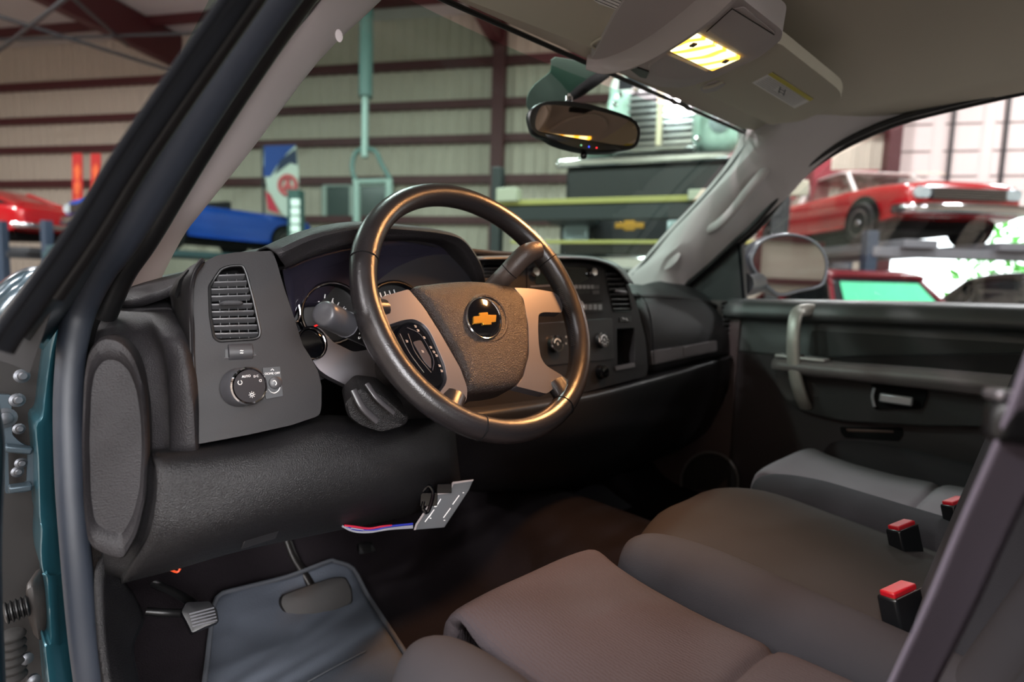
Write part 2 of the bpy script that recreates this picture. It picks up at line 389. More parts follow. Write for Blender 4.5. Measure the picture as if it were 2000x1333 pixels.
# ---- headliner
hl=thing('headliner','taupe cloth headliner over the cab','headliner',(0,-.4,.55))
def hz(x,y):
    t=max(0,.155-y); z=.474+.055*(1-math.exp(-t/.16)); return z-.055*(abs(x)/.74)**5*(1-math.exp(-t/.05))
rows=[]
for i in range(25):
    x=-.74+1.48*i/24; r=[]
    y0=.152-.0*abs(x)
    for yy in [y0+.006,y0,.13,.09,.03,-.05,-.15,-.3,-.5,-.8,-1.1]:
        if abs(x)>.66: yy=min(yy,.15-(abs(x)-.66)*2.6)
        z=hz(x,yy) if yy<=y0 else .482
        r.append((x,yy,z))
    rows.append(r)
loft('headliner_cloth',rows,LINER,hl,su=1,sv=2,solid=.012)
tube('header_seal',[(x,.158,.470) for x in (-.66,-.3,0,.3,.6,.655)],.0045,BLACK,hl,n=8)
# rear cab wall with window, unseen directly but mirrored
rw=thing('cab_rear_wall','grey rear wall of the cab behind the seats','rear wall',(0,-1.1,0))
plate('rear_panel',[(-.78,-1.1,-.6),(.78,-1.1,-.6),(.76,-1.1,.1),(.70,-1.1,.5),(-.70,-1.1,.5),(-.76,-1.1,.1)],(0,1,0),.03,LINER,rw,holes=[[(-.5,-1.1,.1),(.5,-1.1,.1),(.46,-1.1,.40),(-.46,-1.1,.40)]])
plate('rear_glass',[(-.5,-1.11,.1),(.5,-1.11,.1),(.46,-1.11,.40),(-.46,-1.11,.40)],(0,1,0),.004,glass('rear_tint',(.35,.4,.38),.05),rw,bevel=0)
# ---- right A pillar trim
ap=thing('a_pillar_trim','light grey windshield pillar trim with grab handle on the passenger side','pillar trim',(.7,.3,.2))
PR=[((1215,600),(1285,610),(1345,625),.69,.66,.742),((1232,540),(1290,520),(1338,562),.68,.64,.742),((1262,512),(1335,470),(1390,515),.68,.64,.742),((1310,455),(1380,400),(1441,466),.672,.635,.742),((1362,402),(1432,350),(1478,430),.668,.635,.742),
    ((1408,350),(1470,310),(1536,378),.665,.63,.742),((1442,305),(1502,275),(1585,325),.66,.625,.742),((1461,262),(1540,232),(1650,275),.655,.62,.742),((1440,235),(1560,190),(1720,240),.66,.62,.742),((1440,215),(1620,165),(1830,210),.66,.62,.742)]
rows=[]
for l,m_,r_,xl,xm,xr in PR:
    a0,b0,c0=AX(*l,xl),AX(*m_,xm),AX(*r_,xr); rows.append([a0+V((.012,.03,0)),a0,b0,c0,c0+V((.02,.01,.0))])
loft('trim_panel',rows,TRIM,ap,solid=.006)
tube('glass_edge_seal',[AX(x,y,X+.002) for x,y,X in [(1236,538,.68),(1310,456,.672),(1392,368,.667),(1441,306,.66),(1462,275,.657),(1455,252,.655),(1400,226,.6),(1330,197,.45)]],.0045,BLACK,ap,n=8)
tube('grab_handle',[AX(x,y,X) for x,y,X in [(1378,452,.69),(1402,440,.655),(1430,412,.635),(1455,380,.63),(1478,352,.632),(1490,338,.65),(1492,330,.69)]],.011,TRIM,ap,n=12,r2=.014,rad=[1,1.1,1,1,1,1,.9])
c=AX(1303,512,.655)
puff('tweeter_grille',[AX(1303+24*math.cos(t)*1.05-6*math.sin(t),512+18*math.sin(t)-10*math.cos(t),.655) for t in [i*math.pi/10 for i in range(20)]],CAM-c,[(1.0,-.012),(1,.002),(.9,.006),(.5,.007),(0,.0075)],TRIM,ap)
# ---- sun visors
VS=PL((0,0,.447),(0,.12,-1))
v=thing('sun_visor','grey vinyl sun visor over the driver with folded vanity flap','sun visor',(-.3,0,.45))
plate('visor_panel',VS.pts(rp([(640,-130),(905,-2),(1150,92),(1168,97),(1215,84),(1262,56),(1320,22),(1362,-20),(1345,-80),(1200,-190),(900,-260)],30,5)),VS.n,.020,VISOR,v,bevel=.006,seg=3)
VV=VS.off(.002)
tube('vanity_clip',VV.pts([(1156,86),(1178,72),(1204,58),(1222,58),(1226,66),(1214,80),(1186,94),(1166,95)],.002),.0024,VISOR,v,closed=True,n=8)
plate('clip_pad',VV.pts(rp([(1164,86),(1186,72),(1198,76),(1176,92)],4)),VS.n,.004,TRIM,v)
plate('care_label',VV.pts([(1150,-6),(1172,-26),(1248,6),(1212,22),(1170,8)],.0008),VS.n,.0008,PAPER,v,bevel=0)
pr=[]
for k in range(5):
    t=k/5; a_=V((1164+6*t*4-8,-14+t*4+2,0)); pr.append((VV.at(1160+k*9,0-k*2.6-1,.0012),VV.at(1205+k*9,18-k*2.8,.0012)))
multi('label_print',segs(pr,.0012,.0002,VS.n),mat('label_ink',(70,70,74),.7),v)
v=thing('sun_visor','beige vinyl sun visor with yellow-topped warning label over the passenger','sun visor',(.4,0,.45))
VP=PL((.45,.03,.452),(0,.10,-1))
plate('visor_panel',VP.pts(rp([(1353,172),(1410,140),(1478,92),(1520,82),(1640,176),(1644,196),(1600,222),(1562,238),(1522,241),(1506,245),(1480,232)],14,5)),VP.n,.020,VISOR,v,bevel=.006,seg=3)
q=VP.off(.001)
plate('warning_label',q.pts([(1469,162),(1508,142),(1589,194),(1552,212)]),VP.n,.0008,PAPER,v,bevel=0)
plate('label_band',q.pts([(1500,146),(1508,142),(1589,194),(1581,198)],.0006),VP.n,.0006,YEL,v,bevel=0)
A_=V((1469,162,0));B_=V((1500,146,0));D_=V((1552,212,0))
pr=[]
for k in range(1,8):
    f=k/8; s=A_+(B_-A_)*f; e=s+(D_-A_)*.93; s=s+(D_-A_)*.05
    if k in(3,4,5): m1=s+(e-s)*.36; m2=s+(e-s)*.6; pr+=[(s,m1),(m2,e)]
    else: pr.append((s,e))
multi('label_print',segs([(q.at(a.x,a.y,.0008),q.at(b.x,b.y,.0008)) for a,b in pr],.0009,.0002,VP.n),mat('label_grey_ink',(140,136,136),.7),v)
multi('pictogram',segs([(q.at(1522,173,.001),q.at(1533,179,.001)),(q.at(1520,178,.001),q.at(1531,184,.001)),(q.at(1524,170,.001),q.at(1521,182,.001)),(q.at(1534,176,.001),q.at(1530,187,.001))],.0018,.0002,VP.n),mat('label_ink',(70,70,74),.7),v)
plate('vanity_flap',VP.off(.003).pts(rp([(1366,176),(1384,164),(1400,160),(1418,166),(1398,178),(1378,183)],4)),VP.n,.004,TRIM,v)
tube('visor_hinge_pin',VP.pts([(1374,172),(1394,168),(1412,160)],.006),.003,VISOR,v,n=8)
# ---- overhead console
CP=PL((0,0,.437),(0,.10,-1))
oc=thing('overhead_console','beige overhead console with lit yellow dome lamp between the visors','overhead console',(0,0,.45))
out=rp([(1148,130),(1175,131),(1212,141),(1282,170),(1335,172),(1388,156),(1444,131),(1487,110),(1526,78),(1529,60),(1455,2),(1400,-50),(1500,-120),(1300,-120),(1200,30)],16,4)
cons=plate('console_body',CP.pts(out),CP.n,.035,TRIM,oc,bevel=.006,seg=4)
# raised roll between console and driver visor
tube('console_rim',CP.pts([(1146,122),(1180,122),(1225,108),(1275,82),(1330,44),(1390,-5),(1450,-70)],.004),.010,TRIM,oc,n=14,r2=.026,up=(0,0,1),rad=[.5,.8,1,1.1,1.15,1.2,1.3])
c2=CP.off(.0015)
plate('storage_door',c2.pts(rp([(1428,20),(1452,14),(1514,66),(1470,100),(1455,108),(1385,60)],5)),CP.n,.004,TRIM,oc,bevel=.001)
tube('door_seam',c2.pts([(1380,62),(1430,17),(1512,68)],.001),.0008,mat('seam_dark',(60,56,52),.9),oc,n=6,smoothn=1)
# recessed lower scoop
puff('switch_scoop',c2.pts(rp([(1262,128),(1300,100),(1391,139),(1360,152),(1310,152),(1278,146)],12,4)),CP.n,[(1,0),(.93,.003),(.8,.002),(0,.000)],TRIM,oc)
plate('microphone_slot',c2.pts(rp([(1226,133),(1240,131),(1268,141),(1262,154),(1250,151)],2),.001),CP.n,.004,BLACK,oc)
# lit lens
def lens_mat():
    m=mat('lit_dome_lens',(255,214,120),.25,emit=((255,190,70),7)); nt=m.node_tree; b=nt.nodes['Principled BSDF']
    tc=nt.nodes.new('ShaderNodeTexCoord'); w=nt.nodes.new('ShaderNodeTexWave'); w.inputs['Scale'].default_value=9; w.inputs['Distortion'].default_value=9; w.inputs['Detail'].default_value=1
    nt.links.new(tc.outputs['Object'],w.inputs['Vector']); r=nt.nodes.new('ShaderNodeValToRGB')
    r.color_ramp.elements[0].color=(1,.50,.03,1); r.color_ramp.elements[1].color=(1,.86,.42,1); r.color_ramp.elements[0].position=.1; r.color_ramp.elements[1].position=.5
    nt.links.new(w.outputs['Fac'],r.inputs['Fac']); nt.links.new(r.outputs['Color'],b.inputs['Emission Color']); b.inputs['Emission Strength'].default_value=2.6
    return m
LP=c2.off(.0025)
lensq=[(1360,70),(1446,115),(1391,139),(1308,100)]
plate('dome_lens',LP.pts(rp(lensq,3)),CP.n,.005,lens_mat(),oc,bevel=.001)
for (x,y) in ((1354,88),(1417,120)):
    c=LP.at(x,y,.002); e=(LP.at(x+9,y-6,.002)-c)
    box('rocker_switch',c,(.014,.008,.003),mat('switch_brown',(60,40,24),.5),oc,(e.normalized(),CP.n.cross(e.normalized()),CP.n),bevel=.001)
DOME=sum((LP.at(*p) for p in lensq),V((0,0,0)))/4
# ---- rear view mirror
MC=V((.0,.175,.35))
def proj(p):
    d=V(p)-CAM; z=d.dot(F); return 1000+FPX*d.dot(RR)/z,666.5-FPX*d.dot(UU)/z
best=None
for i in range(60):      # turn the mirror so that the dome lamp shows low on its left
    for j in range(60):
        aa=math.radians(5+i*.7); bb=math.radians(-18+j*.6); n_=V((-math.sin(aa)*math.cos(bb),-math.cos(aa)*math.cos(bb),math.sin(bb)))
        im=DOME-n_*(2*(DOME-MC).dot(n_)); x_,y_=proj(im); e_=(x_-1082)**2+(y_-286)**2
        if best is None or e_<best[0]: best=(e_,n_)
MN=best[1]; MP=PL(MC,MN)
rv=thing('rear_view_mirror','black rear view mirror with indicator lights hanging from the windshield','mirror',tuple(MC))
ho=cr([(a,b,0) for a,b in [(1030,229),(1039,211),(1063,199),(1106,198),(1148,204),(1197,217),(1233,231),(1248,247),(1250,266),(1243,286),(1226,293),(1180,297),(1140,294),(1100,285),(1070,272),(1040,260)]],3,True)
puff('mirror_housing',MP.pts([(p.x,p.y) for p in ho]),MN,[(.90,.004),(.975,.004),(1,.001),(1.0,-.006),(.93,-.022),(.75,-.034),(.4,-.04),(0,-.042)][::-1],BLACK,rv)
gl=cr([(a,b,0) for a,b in [(1046,236),(1053,215),(1067,205),(1113,208),(1169,217),(1226,234),(1243,250),(1243,271),(1233,284),(1197,282),(1134,271),(1070,260),(1049,254)]],3,True)
plate('mirror_glass',MP.pts([(p.x,p.y) for p in gl],.0065),MN,.003,MIRRORD,rv,bevel=0)
bt=cr([(a,b,0) for a,b in [(1062,262),(1100,268),(1150,276),(1215,290),(1190,297),(1150,296),(1110,288),(1080,277)]],3,True)
puff('mirror_chin',MP.pts([(p.x,p.y) for p in bt],.003),MN,[(1,-.02),(1,0),(.85,.004),(0,.005)],BLACK,rv)
for (x,y,cn,cc) in ((1135,284,'green_lamp',(110,170,130)),(1150,287,'blue_lamp',(70,90,255)),(1165,289,'red_lamp',(255,50,60))):
    lathe('indicator_light',[(.0016,0),(.0016,.0012),(.0008,.0018)],MP.at(x,y,.0085),MN,mat(cn,cc,.3,emit=(cc,1.6)),rv,n=12)
box('sensor_box',MP.at(1140,304,-.006),(.011,.012,.012),GLOSSBLK,rv,(MP.ex,MP.ey,MP.n))
tube('mirror_stalk',[MP.at(1112,192,-.012),MP.at(1130,180,-.026),AY(1158,160,.205),AY(1184,143,.215)],.011,BLACKM,rv,n=12,smoothn=3,rad=[.6,1,1.1,1])
lathe('ball_joint',[(.004,-.01),(.009,-.004),(.009,.004),(.004,.01)],MP.at(1110,194,-.012),(0,0,1),CHROME,rv,n=16)
# grey-green patch set at the glass, behind the mirror
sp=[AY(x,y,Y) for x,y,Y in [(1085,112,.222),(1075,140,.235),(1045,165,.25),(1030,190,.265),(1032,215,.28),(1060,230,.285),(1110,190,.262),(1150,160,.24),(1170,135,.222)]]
o=plate('dark_glass_patch',cr(sp,3,True),(0,-.74,-.67),.0015,DARKPATCH,g,bevel=0)
# ================================================================== DASHBOARD
db=thing('dashboard','charcoal plastic dashboard with vents, switches and glovebox','dashboard',(0,.3,-.1))
# top pad: sections across the cab
rows=[]
for x,pr in [(-.80,[(.36,-.02),(.42,-.008),(.50,-.004),(.66,-.01)]),(-.76,[(.26,-.01),(.32,.004),(.45,.004),(.70,0)]),(-.69,[(.20,.03),(.30,.03),(.45,.02),(.72,.01)]),(-.62,[(.20,.055),(.30,.06),(.45,.04),(.74,.02)]),
             (-.45,[(.19,.095),(.30,.095),(.45,.06),(.76,.02)]),(-.25,[(.22,.085),(.32,.085),(.45,.06),(.77,.02)]),(0,[(.235,.087),(.30,.092),(.45,.07),(.77,.02)]),(.17,[(.235,.082),(.30,.088),(.45,.06),(.77,.02)]),
             (.24,[(.25,.04),(.30,.05),(.45,.045),(.76,.02)]),(.30,[(.25,.005),(.32,.03),(.45,.035),(.74,.02)]),(.5,[(.25,.0),(.33,.027),(.45,.032),(.70,.02)]),(.68,[(.25,-.012),(.33,.015),(.45,.02),(.64,.02)]),(.76,[(.25,-.03),(.33,-.005),(.45,0),(.60,.01)])]:
    rows.append([(x,y,z) for y,z in pr])
loft('top_pad',rows,PLASTIC,db,su=4,sv=5,solid=.01)
# end pad at the driver door
rows=[[(216,592,.34),(188,650,.22),(178,740,.18),(178,820,.17),(178,900,.17)],
      [(262,586,.34),(276,630,.20),(304,700,.16),(314,790,.14),(318,890,.14)],
      [(300,580,.33),(312,640,.15),(328,705,.115),(334,790,.105),(334,888,.105)],
      [(330,588,.28),(350,650,.13),(368,710,.10),(377,790,.09),(382,884,.09)],
      [(345,600,.30),(372,660,.15),(386,720,.13),(392,790,.12),(392,884,.12)]]
loft('end_pad',[[AY(*p) for p in r] for r in rows],PLASTIC,db,su=5,sv=5,solid=.008)
# rounded cap that faces the door opening
PE=PL(AY(220,850,.085),(-.25,-1,.05))
co=rp([(163,735),(172,685),(198,655),(232,660),(258,685),(276,730),(287,800),(290,880),(285,980),(268,1050),(240,1098),(215,1092),(172,1072),(162,1000),(158,860)],22,4)
puff('end_cap',PE.pts(co),PE.n,[(1.0,-.05),(1,-.006),(.97,.001),(.90,.003),(.82,.000),(.78,-.004)],PLASTIC,db)
# driver side panel with vent
PS=PL(AY(500,680,.115),(-.10,-.975,.20))
out=[(387,531),(398,512),(424,499),(461,493),(532,490),(541,514),(555,563),(575,622),(591,674),(606,697),(621,725),(628,755),(628,791),(625,812),(569,831),(484,850),(398,866),(386,868),(382,800),(378,700),(374,600),(376,558)]
out=rp(out,[14,8,4,4,5]+[4]*8+[10,4,4,8,8,4,4,4,8],3)
vo=rp([(422,540),(432,526),(450,520),(474,519),(481,535),(495,588),(508,648),(506,659),(496,663),(428,667),(418,660),(411,618),(409,560)],6,3)
plate('side_panel',PS.pts(out),PS.n,.05,PLASTIC_SM,db,holes=[PS.pts(vo)],bevel=.004,seg=3)
vent=tube('vent_frame',PS.pts(vo,.0005),.0018,BLACK,db,closed=True,n=8,smoothn=1)
plate('vent_recess',PS.pts(vo,-.03),PS.n,.004,BLACKM,vent,bevel=0)
def slat(par,pl_,a,b,w=.012,d=-.002,th=.0022,m=BLACK,tilt=.35):
    A0,B0=pl_.at(*a,d),pl_.at(*b,d); t=(B0-A0); Ln=t.length; t.normalize(); u=(pl_.n*math.cos(tilt)+pl_.ey*math.sin(tilt)).normalized(); s=t.cross(u).normalized(); u=s.cross(t)
    return box('vent_slat',(A0+B0)/2-u*(w/2),(Ln,w,th),m,par,(t,u,s),bevel=.0006)
SL=mat('slat_plastic',(92,92,94),.3)
for y,xl,xr in [(537,424,479),(550,413,484),(564,409,488),(578,409,491),(594,409,495),(608,411,498),(622,413,501),(636,414,505),(651,417,506)]:
    slat(vent,PS,(xl,y+1),(xr,y-1),m=SL)
tube('vent_tab',[PS.at(431,594,.004),PS.at(441,592,.008),PS.at(465,592,.008),PS.at(470,593,.004)],.0045,mat('tab_plastic',(70,70,72),.25),vent,n=10,r2=.003,rad=[.7,1,1,.7])
pr=[]
for k in range(5):
    pr.append((PS.at(425+k*17,536,-.016),PS.at(430+k*18,662,-.016)))
multi('vent_vane',segs(pr,.001,.012,PS.n),BLACK,vent)
# thumb wheel
plate('thumbwheel_slot',PS.pts([(440,683),(487,680),(500,692),(440,700)],.0006),PS.n,.002,BLACK,db,bevel=0)
c=(PS.at(466,689,-.012)); 
tw=lathe('thumbwheel',[(.014,-.014),(.0155,-.013),(.0155,.013),(.014,.014)],c,PS.ex,mat('wheel_plastic',(50,50,53),.4),db,n=30)
for dy in(0,4.5):
    tube('wheel_mark',[PS.at(469,686+dy,.0042),PS.at(471,684.7+dy,.0042),PS.at(473,686+dy,.0042),PS.at(475,684.7+dy,.0042)],.0006,LETTER,tw,n=6,smoothn=2)
tube('slot_lip',PS.pts([(438,700),(455,700),(500,694)],.0008),.0006,SILVER,db,n=6,smoothn=1)
# headlight knob
kn=V((-.42,-.86,.18)).normalized()
kc=AY(466,757,PS.at(466,757).y-.004)
ka=(AY(489,755,PS.at(489,755).y-.030)-kc).normalized()
KP=PL(PS.at(468,757),(PS.n*1.0+V((.30,0,0))).normalized())
knob=lathe('headlight_knob',[(.0235,0),(.0225,.010),(.0222,.020),(.021,.022),(.0195,.0225)],KP.p,KP.n,mat('knob_plastic',(74,74,78),.3),db,n=40)
lathe('knob_ring',[(.0222,.020),(.0226,.0225),(.0212,.0240),(.0195,.0236),(.0195,.020)],KP.p,KP.n,CHROME,knob,n=40)
lathe('knob_face',[(.0198,.0215),(.0190,.0234),(.004,.0236)],KP.p,KP.n,mat('knob_face',(36,38,43),.5),knob,n=40)
f=KP.n*.0240; ex_=KP.ex; ey_=KP.ey
text('AUTO',KP.p+f+ex_*-.0032+ey_*.0118,ex_,KP.n,.0038,LETTER,knob)
text('D C',KP.p+f+ex_*.0088+ey_*.0105,ex_,KP.n,.0036,LETTER,knob)
text('D',KP.p+f+ex_*.0135+ey_*.005,-ex_,KP.n,.0045,LETTER,knob)
def arc(c,r,a0,a1,n=14,ex=None,ey=None): return [c+ex*(r*math.cos(math.radians(a0+(a1-a0)*i/n)))+ey*(r*math.sin(math.radians(a0+(a1-a0)*i/n))) for i in range(n+1)]
tube('power_mark',arc(KP.p+f+ex_*-.0115+ey_*.0055,.0024,120,420,ex=ex_,ey=ey_),.0004,LETTER,knob,n=6,smoothn=1)
cc=KP.p+f+ex_*.001-ey_*.0105
tube('sun_mark',arc(cc,.0016,0,360,ex=ex_,ey=ey_),.0004,LETTER,knob,n=6,smoothn=1)
multi('sun_ray_mark',segs([(cc+(ex_*math.cos(t)+ey_*math.sin(t))*.0026,cc+(ex_*math.cos(t)+ey_*math.sin(t))*.0038) for t in [k*math.pi/4 for k in range(8)]],.0006,.0003,KP.n),LETTER,knob)
# cargo lamp and dimmer plate
dp=plate('dimmer_plate',PS.pts(rp([(513,719),(547,716),(553,774),(519,780)],2),.0025),PS.n,.003,mat('dimmer_face',(44,46,49),.45),db,bevel=.0006)
text('DOME OFF',PS.at(532,730,.003),PS.ex,PS.n,.0037,LETTER,dp)
tube('lamp_mark',[PS.at(529,724,.003),PS.at(532,721,.003),PS.at(535,724,.003)],.0005,LETTER,dp,n=6,smoothn=1)
lathe('dimmer_wheel',[(.0078,0),(.0078,.004),(.006,.005)],PS.at(537,748,.002),PS.n,mat('wheel_plastic',(50,50,53),.4),dp,n=24)
tube('wheel_mark',[PS.at(533,745,.0075),PS.at(537,744,.0075),PS.at(540,749,.0075),PS.at(538,753,.0075)],.0006,LETTER,dp,n=6)
tube('sweep_mark',[PS.at(524,760,.003),PS.at(529,766,.003),PS.at(536,768,.003),PS.at(543,764,.003),PS.at(547,757,.003)],.0011,LETTER,dp,n=6,r2=.0004,rad=[.3,.8,1,1,.9])
# flank left of the side panel, with the window defroster slit
rows=[]
for a_,b_,c_ in [((400,509,.125),(372,520,.15),(345,545,.22)),((384,532,.12),(352,555,.15),(328,575,.24)),((377,575,.118),(356,600,.14),(330,588,.26)),((377,640,.115),(364,660,.13),(352,660,.17)),((380,740,.11),(372,745,.12),(365,750,.16)),((384,866,.11),(378,868,.12),(372,870,.16))]:
    rows.append([AY(*a_)+V((.003,.02,0)),AY(*a_),AY(*b_),AY(*c_)])
loft('panel_flank',rows,PLASTIC_SM,db,su=4,sv=4,solid=.004)
plate('defroster_slot',[AY(x,y,Y) for x,y,Y in [(350,548,.150),(367,527,.143),(370,533,.139),(355,560,.144),(346,582,.150),(340,578,.162)]],(-.6,-.8,.1),.002,BLACKM,db,bevel=0)
# ---- knee bolster roll under the panel
rows=[[(292,880,.14),(385,868,.14),(500,846,.14),(620,812,.145),(740,815,.155),(890,798,.17)],
      [(298,888,.09),(388,882,.085),(505,866,.08),(635,832,.075),(750,838,.09),(890,815,.12)],
      [(306,915,.06),(395,912,.05),(515,895,.045),(645,868,.045),(760,868,.06),(890,850,.10)],
      [(306,970,.05),(400,972,.04),(530,955,.03),(660,935,.035),(780,925,.05),(895,900,.10)],
      [(290,1050,.055),(395,1042,.045),(540,1015,.045),(680,995,.055),(795,978,.075),(900,940,.12)],
      [(243,1134,.10),(345,1108,.10),(475,1072,.10),(640,1038,.11),(805,1004,.13),(905,968,.16)],
      [(235,1138,.20),(345,1112,.20),(475,1075,.20),(640,1040,.21),(805,1006,.22),(905,970,.24)]]
loft('knee_bolster',[[AY(*p) for p in r] for r in rows],PLASTIC_DK,db,su=5,sv=5,solid=.008)
rows=[[(298,888,.09),(306,915,.06),(308,975,.052),(292,1050,.057),(243,1134,.10)],[(288,884,.12),(290,915,.09),(288,975,.085),(270,1050,.09),(235,1130,.12)],[(200,884,.14),(200,915,.13),(200,975,.13),(200,1050,.13),(205,1120,.14)]]
loft('bolster_side',[[AY(*p) for p in r] for r in rows],PLASTIC_DK,db,su=3,sv=4,solid=.006)
K5=PL(AY(520,1045,.068),(-.1,-.9,-.35))
plate('access_cover',K5.pts([(480,1050),(552,1026),(540,1052),(470,1075)]),K5.n,.004,mat('cover_plastic',(30,30,32),.4),db,bevel=.001)
# ---- instrument hood
oh=[(536,494,.125),(600,465,.135),(660,449,.145),(720,443,.15),(800,448,.155),(860,455,.16),(898,466,.165),(922,492,.17),(938,522,.175),(946,556,.18)]
ih=[(553,522,.15),(610,497,.16),(668,479,.165),(722,467,.17),(800,463,.175),(856,468,.18),(886,482,.185),(904,506,.19),(918,532,.195),(928,560,.20)]
r0=[AY(x,y,Y)+V((0,.17,-.035)) for x,y,Y in oh]; r1=[AY(x,y,Y)+V((0,.05,.004)) for x,y,Y in oh]; r2=[AY(x,y,Y) for x,y,Y in oh]
r3=[(AY(*a)+AY(*b))/2+V((0,-.004,0)) for a,b in zip(oh,ih)]; r4=[AY(*p) for p in ih]; r5=[AY(x,y,Y)+V((0,.07,-.006)) for x,y,Y in ih]
loft('instrument_hood',[r0,r1,r2,r3,r4,r5],PLASTIC,db,su=3,sv=4,solid=.003)
# ---- cluster backing and gauges
ic=thing('instrument_cluster','instrument cluster with round gauges and chrome rings behind the steering wheel','instrument cluster',tuple(AY(740,600,.2)))
CPn=PL(AY(700,600,.205),(-.12,-.96,.18))
plate('cluster_backing',CPn.pts([(535,505),(600,480),(720,458),(860,460),(900,480),(960,560),(930,700),(800,720),(690,720),(620,745),(590,700),(560,600)],-.012),CPn.n,.01,mat('cluster_black',(24,23,28),.35),ic,bevel=0)
# dark visor face above the dials
loft('hood_face',[[AY(552,524,.17),AY(612,498,.18),AY(722,470,.19),(AY(856,470,.20)),AY(905,508,.21),AY(934,566,.21)],[AY(560,566,.185),AY(620,540,.20),AY(722,530,.215),AY(840,520,.225),AY(900,545,.22),AY(930,580,.215)],[AY(575,622,.19),AY(600,600,.205),AY(722,600,.22),AY(830,590,.23),AY(890,590,.22),AY(925,600,.215)]],mat('smoked_face',(34,32,42),.12),ic,solid=.002)
def ell(cx,cy,rx,ry,n=28,rot=0):
    r=math.radians(rot); return [(cx+rx*math.cos(t)*math.cos(r)-ry*math.sin(t)*math.sin(r),cy+rx*math.cos(t)*math.sin(r)+ry*math.sin(t)*math.cos(r)) for t in [2*math.pi*i/n for i in range(n)]]
G=CPn.off(.006)
DIAL=mat('dial_face',(12,12,14),.4)
def gauge(nm,cx,cy,rx,ry,rot,par,deep=.012,lab=None):
    e=ell(cx,cy,rx,ry,32,rot); g_=puff(nm,G.pts(e,.010),G.n,[(1.05,-.02),(1.05,.0),(1,.003),(.93,.0),(.90,-deep)],GLOSSBLK,par)
    tube('chrome_ring',G.pts(ell(cx,cy,rx*.985,ry*.985,32,rot),.012),.0016,CHROME,g_,closed=True,n=8,smoothn=1)
    plate('dial_face',G.pts(ell(cx,cy,rx*.90,ry*.90,32,rot),-.0005),G.n,.001,DIAL,g_,bevel=0); return g_
t1=gauge('tachometer',648,612,60,60,18,ic)
ticks=[];
for (x0,y0,x1,y1) in [(592,584,597,590),(603,575,607,583),(618,573,620,582),(635,575,634,583),(651,583,648,590),(662,591,659,597),(676,603,671,607),(684,615,680,618)]:
    ticks.append((G.at(x0,y0,.001),G.at(x1,y1,.001)))
multi('dial_tick',segs(ticks,.0013,.0004,G.n),LETTER,t1)
for s,x,y in (('0',598,594),('2',621,586),('4',649,592),('6',672,604),('8',680,622)): text(s,G.at(x,y,.001),G.ex,G.n,.010,LETTER,t1)
multi('needle',segs([(G.at(614,638,.004),G.at(632,629,.004))],.0022,.0008,G.n),NEEDLE,t1)
g2=gauge('speedometer',770,606,58,56,10,ic)
multi('dial_tick',segs([(G.at(733+9*k,574-2*k,.001),G.at(736+9*k,583-2*k,.001)) for k in range(5)],.0014,.0004,G.n),LETTER,g2)
for s,x,y in (('20',738,592),('40',755,580)): text(s,G.at(x,y,.001),G.ex,G.n,.010,LETTER,g2)
g3=gauge('fuel_gauge',573,606,13,24,-12,ic)
g4=gauge('voltmeter',607,672,26,30,-25,ic)
# silver lower trim of the cluster
pl=PL(AY(660,700,.155),(-.15,-.95,.28))
plate('cluster_trim',pl.pts(rp([(600,640),(625,640),(650,668),(690,688),(740,680),(780,650),(800,700),(760,760),(690,760),(640,735),(622,722),(606,698)],8)),pl.n,.02,SILVER,ic,holes=[],bevel=.003)
puff('gauge_pod',pl.pts(ell(609,671,27,32,24,-25),.004),pl.n,[(1.1,-.01),(1.06,.004),(.95,.006),(.85,.0),(0,-.001)],GLOSSBLK,ic)
tube('chrome_ring',pl.pts(ell(609,671,26,31,28,-25),.0115),.0013,CHROME,ic,closed=True,n=8,smoothn=1)
# ---- centre stack
ST=PL(AY(1140,600,.205),(-.02,-.975,.22))
st=rp([(915,508),(1130,504),(1172,510),(1205,526),(1228,556),(1246,600),(1262,665),(1266,722),(1262,736),(1200,752),(1147,766),(1040,786),(900,806),(905,700)],10,3)
vr=rp([(1181,525),(1196,524),(1208,531),(1218,546),(1227,570),(1234,606),(1230,609),(1198,609),(1190,575)],3,2)
pk=rp([(1205,643),(1239,641),(1240,708),(1206,715)],2,2)
lv=rp([(943,517),(988,516),(988,552),(946,553)],2,2)
plate('center_stack',ST.pts(st),ST.n,.05,PLASTIC_SM,db,holes=[ST.pts(vr),ST.pts(pk),ST.pts(lv)],bevel=.004,seg=3)
loft('stack_top_trim',[[AY(920,504,.195),AY(1040,503,.195),AY(1130,503,.195),AY(1172,509,.195),AY(1205,524,.20),AY(1229,554,.205)],[AY(920,500,.225),AY(1040,499,.225),AY(1132,500,.225),AY(1176,506,.225),AY(1210,521,.23),AY(1234,552,.235)],[AY(920,499,.26),AY(1040,498,.26),AY(1132,499,.26),AY(1180,506,.26),AY(1215,522,.26),AY(1238,554,.26)]],mat('top_trim',(96,94,96),.4),db,solid=.004)
def vent_in(vo_,lines,par,pl_=ST):
    v_=tube('vent_frame',pl_.pts(vo_,.0005),.0013,BLACK,par,closed=True,n=6,smoothn=1)
    plate('vent_recess',pl_.pts(vo_,-.03),pl_.n,.003,BLACKM,v_,bevel=0)
    for a_,b_ in lines: slat(v_,pl_,a_,b_,w=.010,m=SL,th=.0022)
    return v_
v_=vent_in(vr,[((1184,534),(1210,534)),((1186,544),(1217,544)),((1189,554),(1221,554)),((1191,564),(1225,564)),((1193,574),(1227,574)),((1195,584),(1229,584)),((1196,594),(1231,594)),((1198,603),(1233,603))],db)
tube('vent_tab',[ST.at(1200,568,.003),ST.at(1210,570,.006),ST.at(1222,571,.004)],.0035,SILVER,v_,n=8)
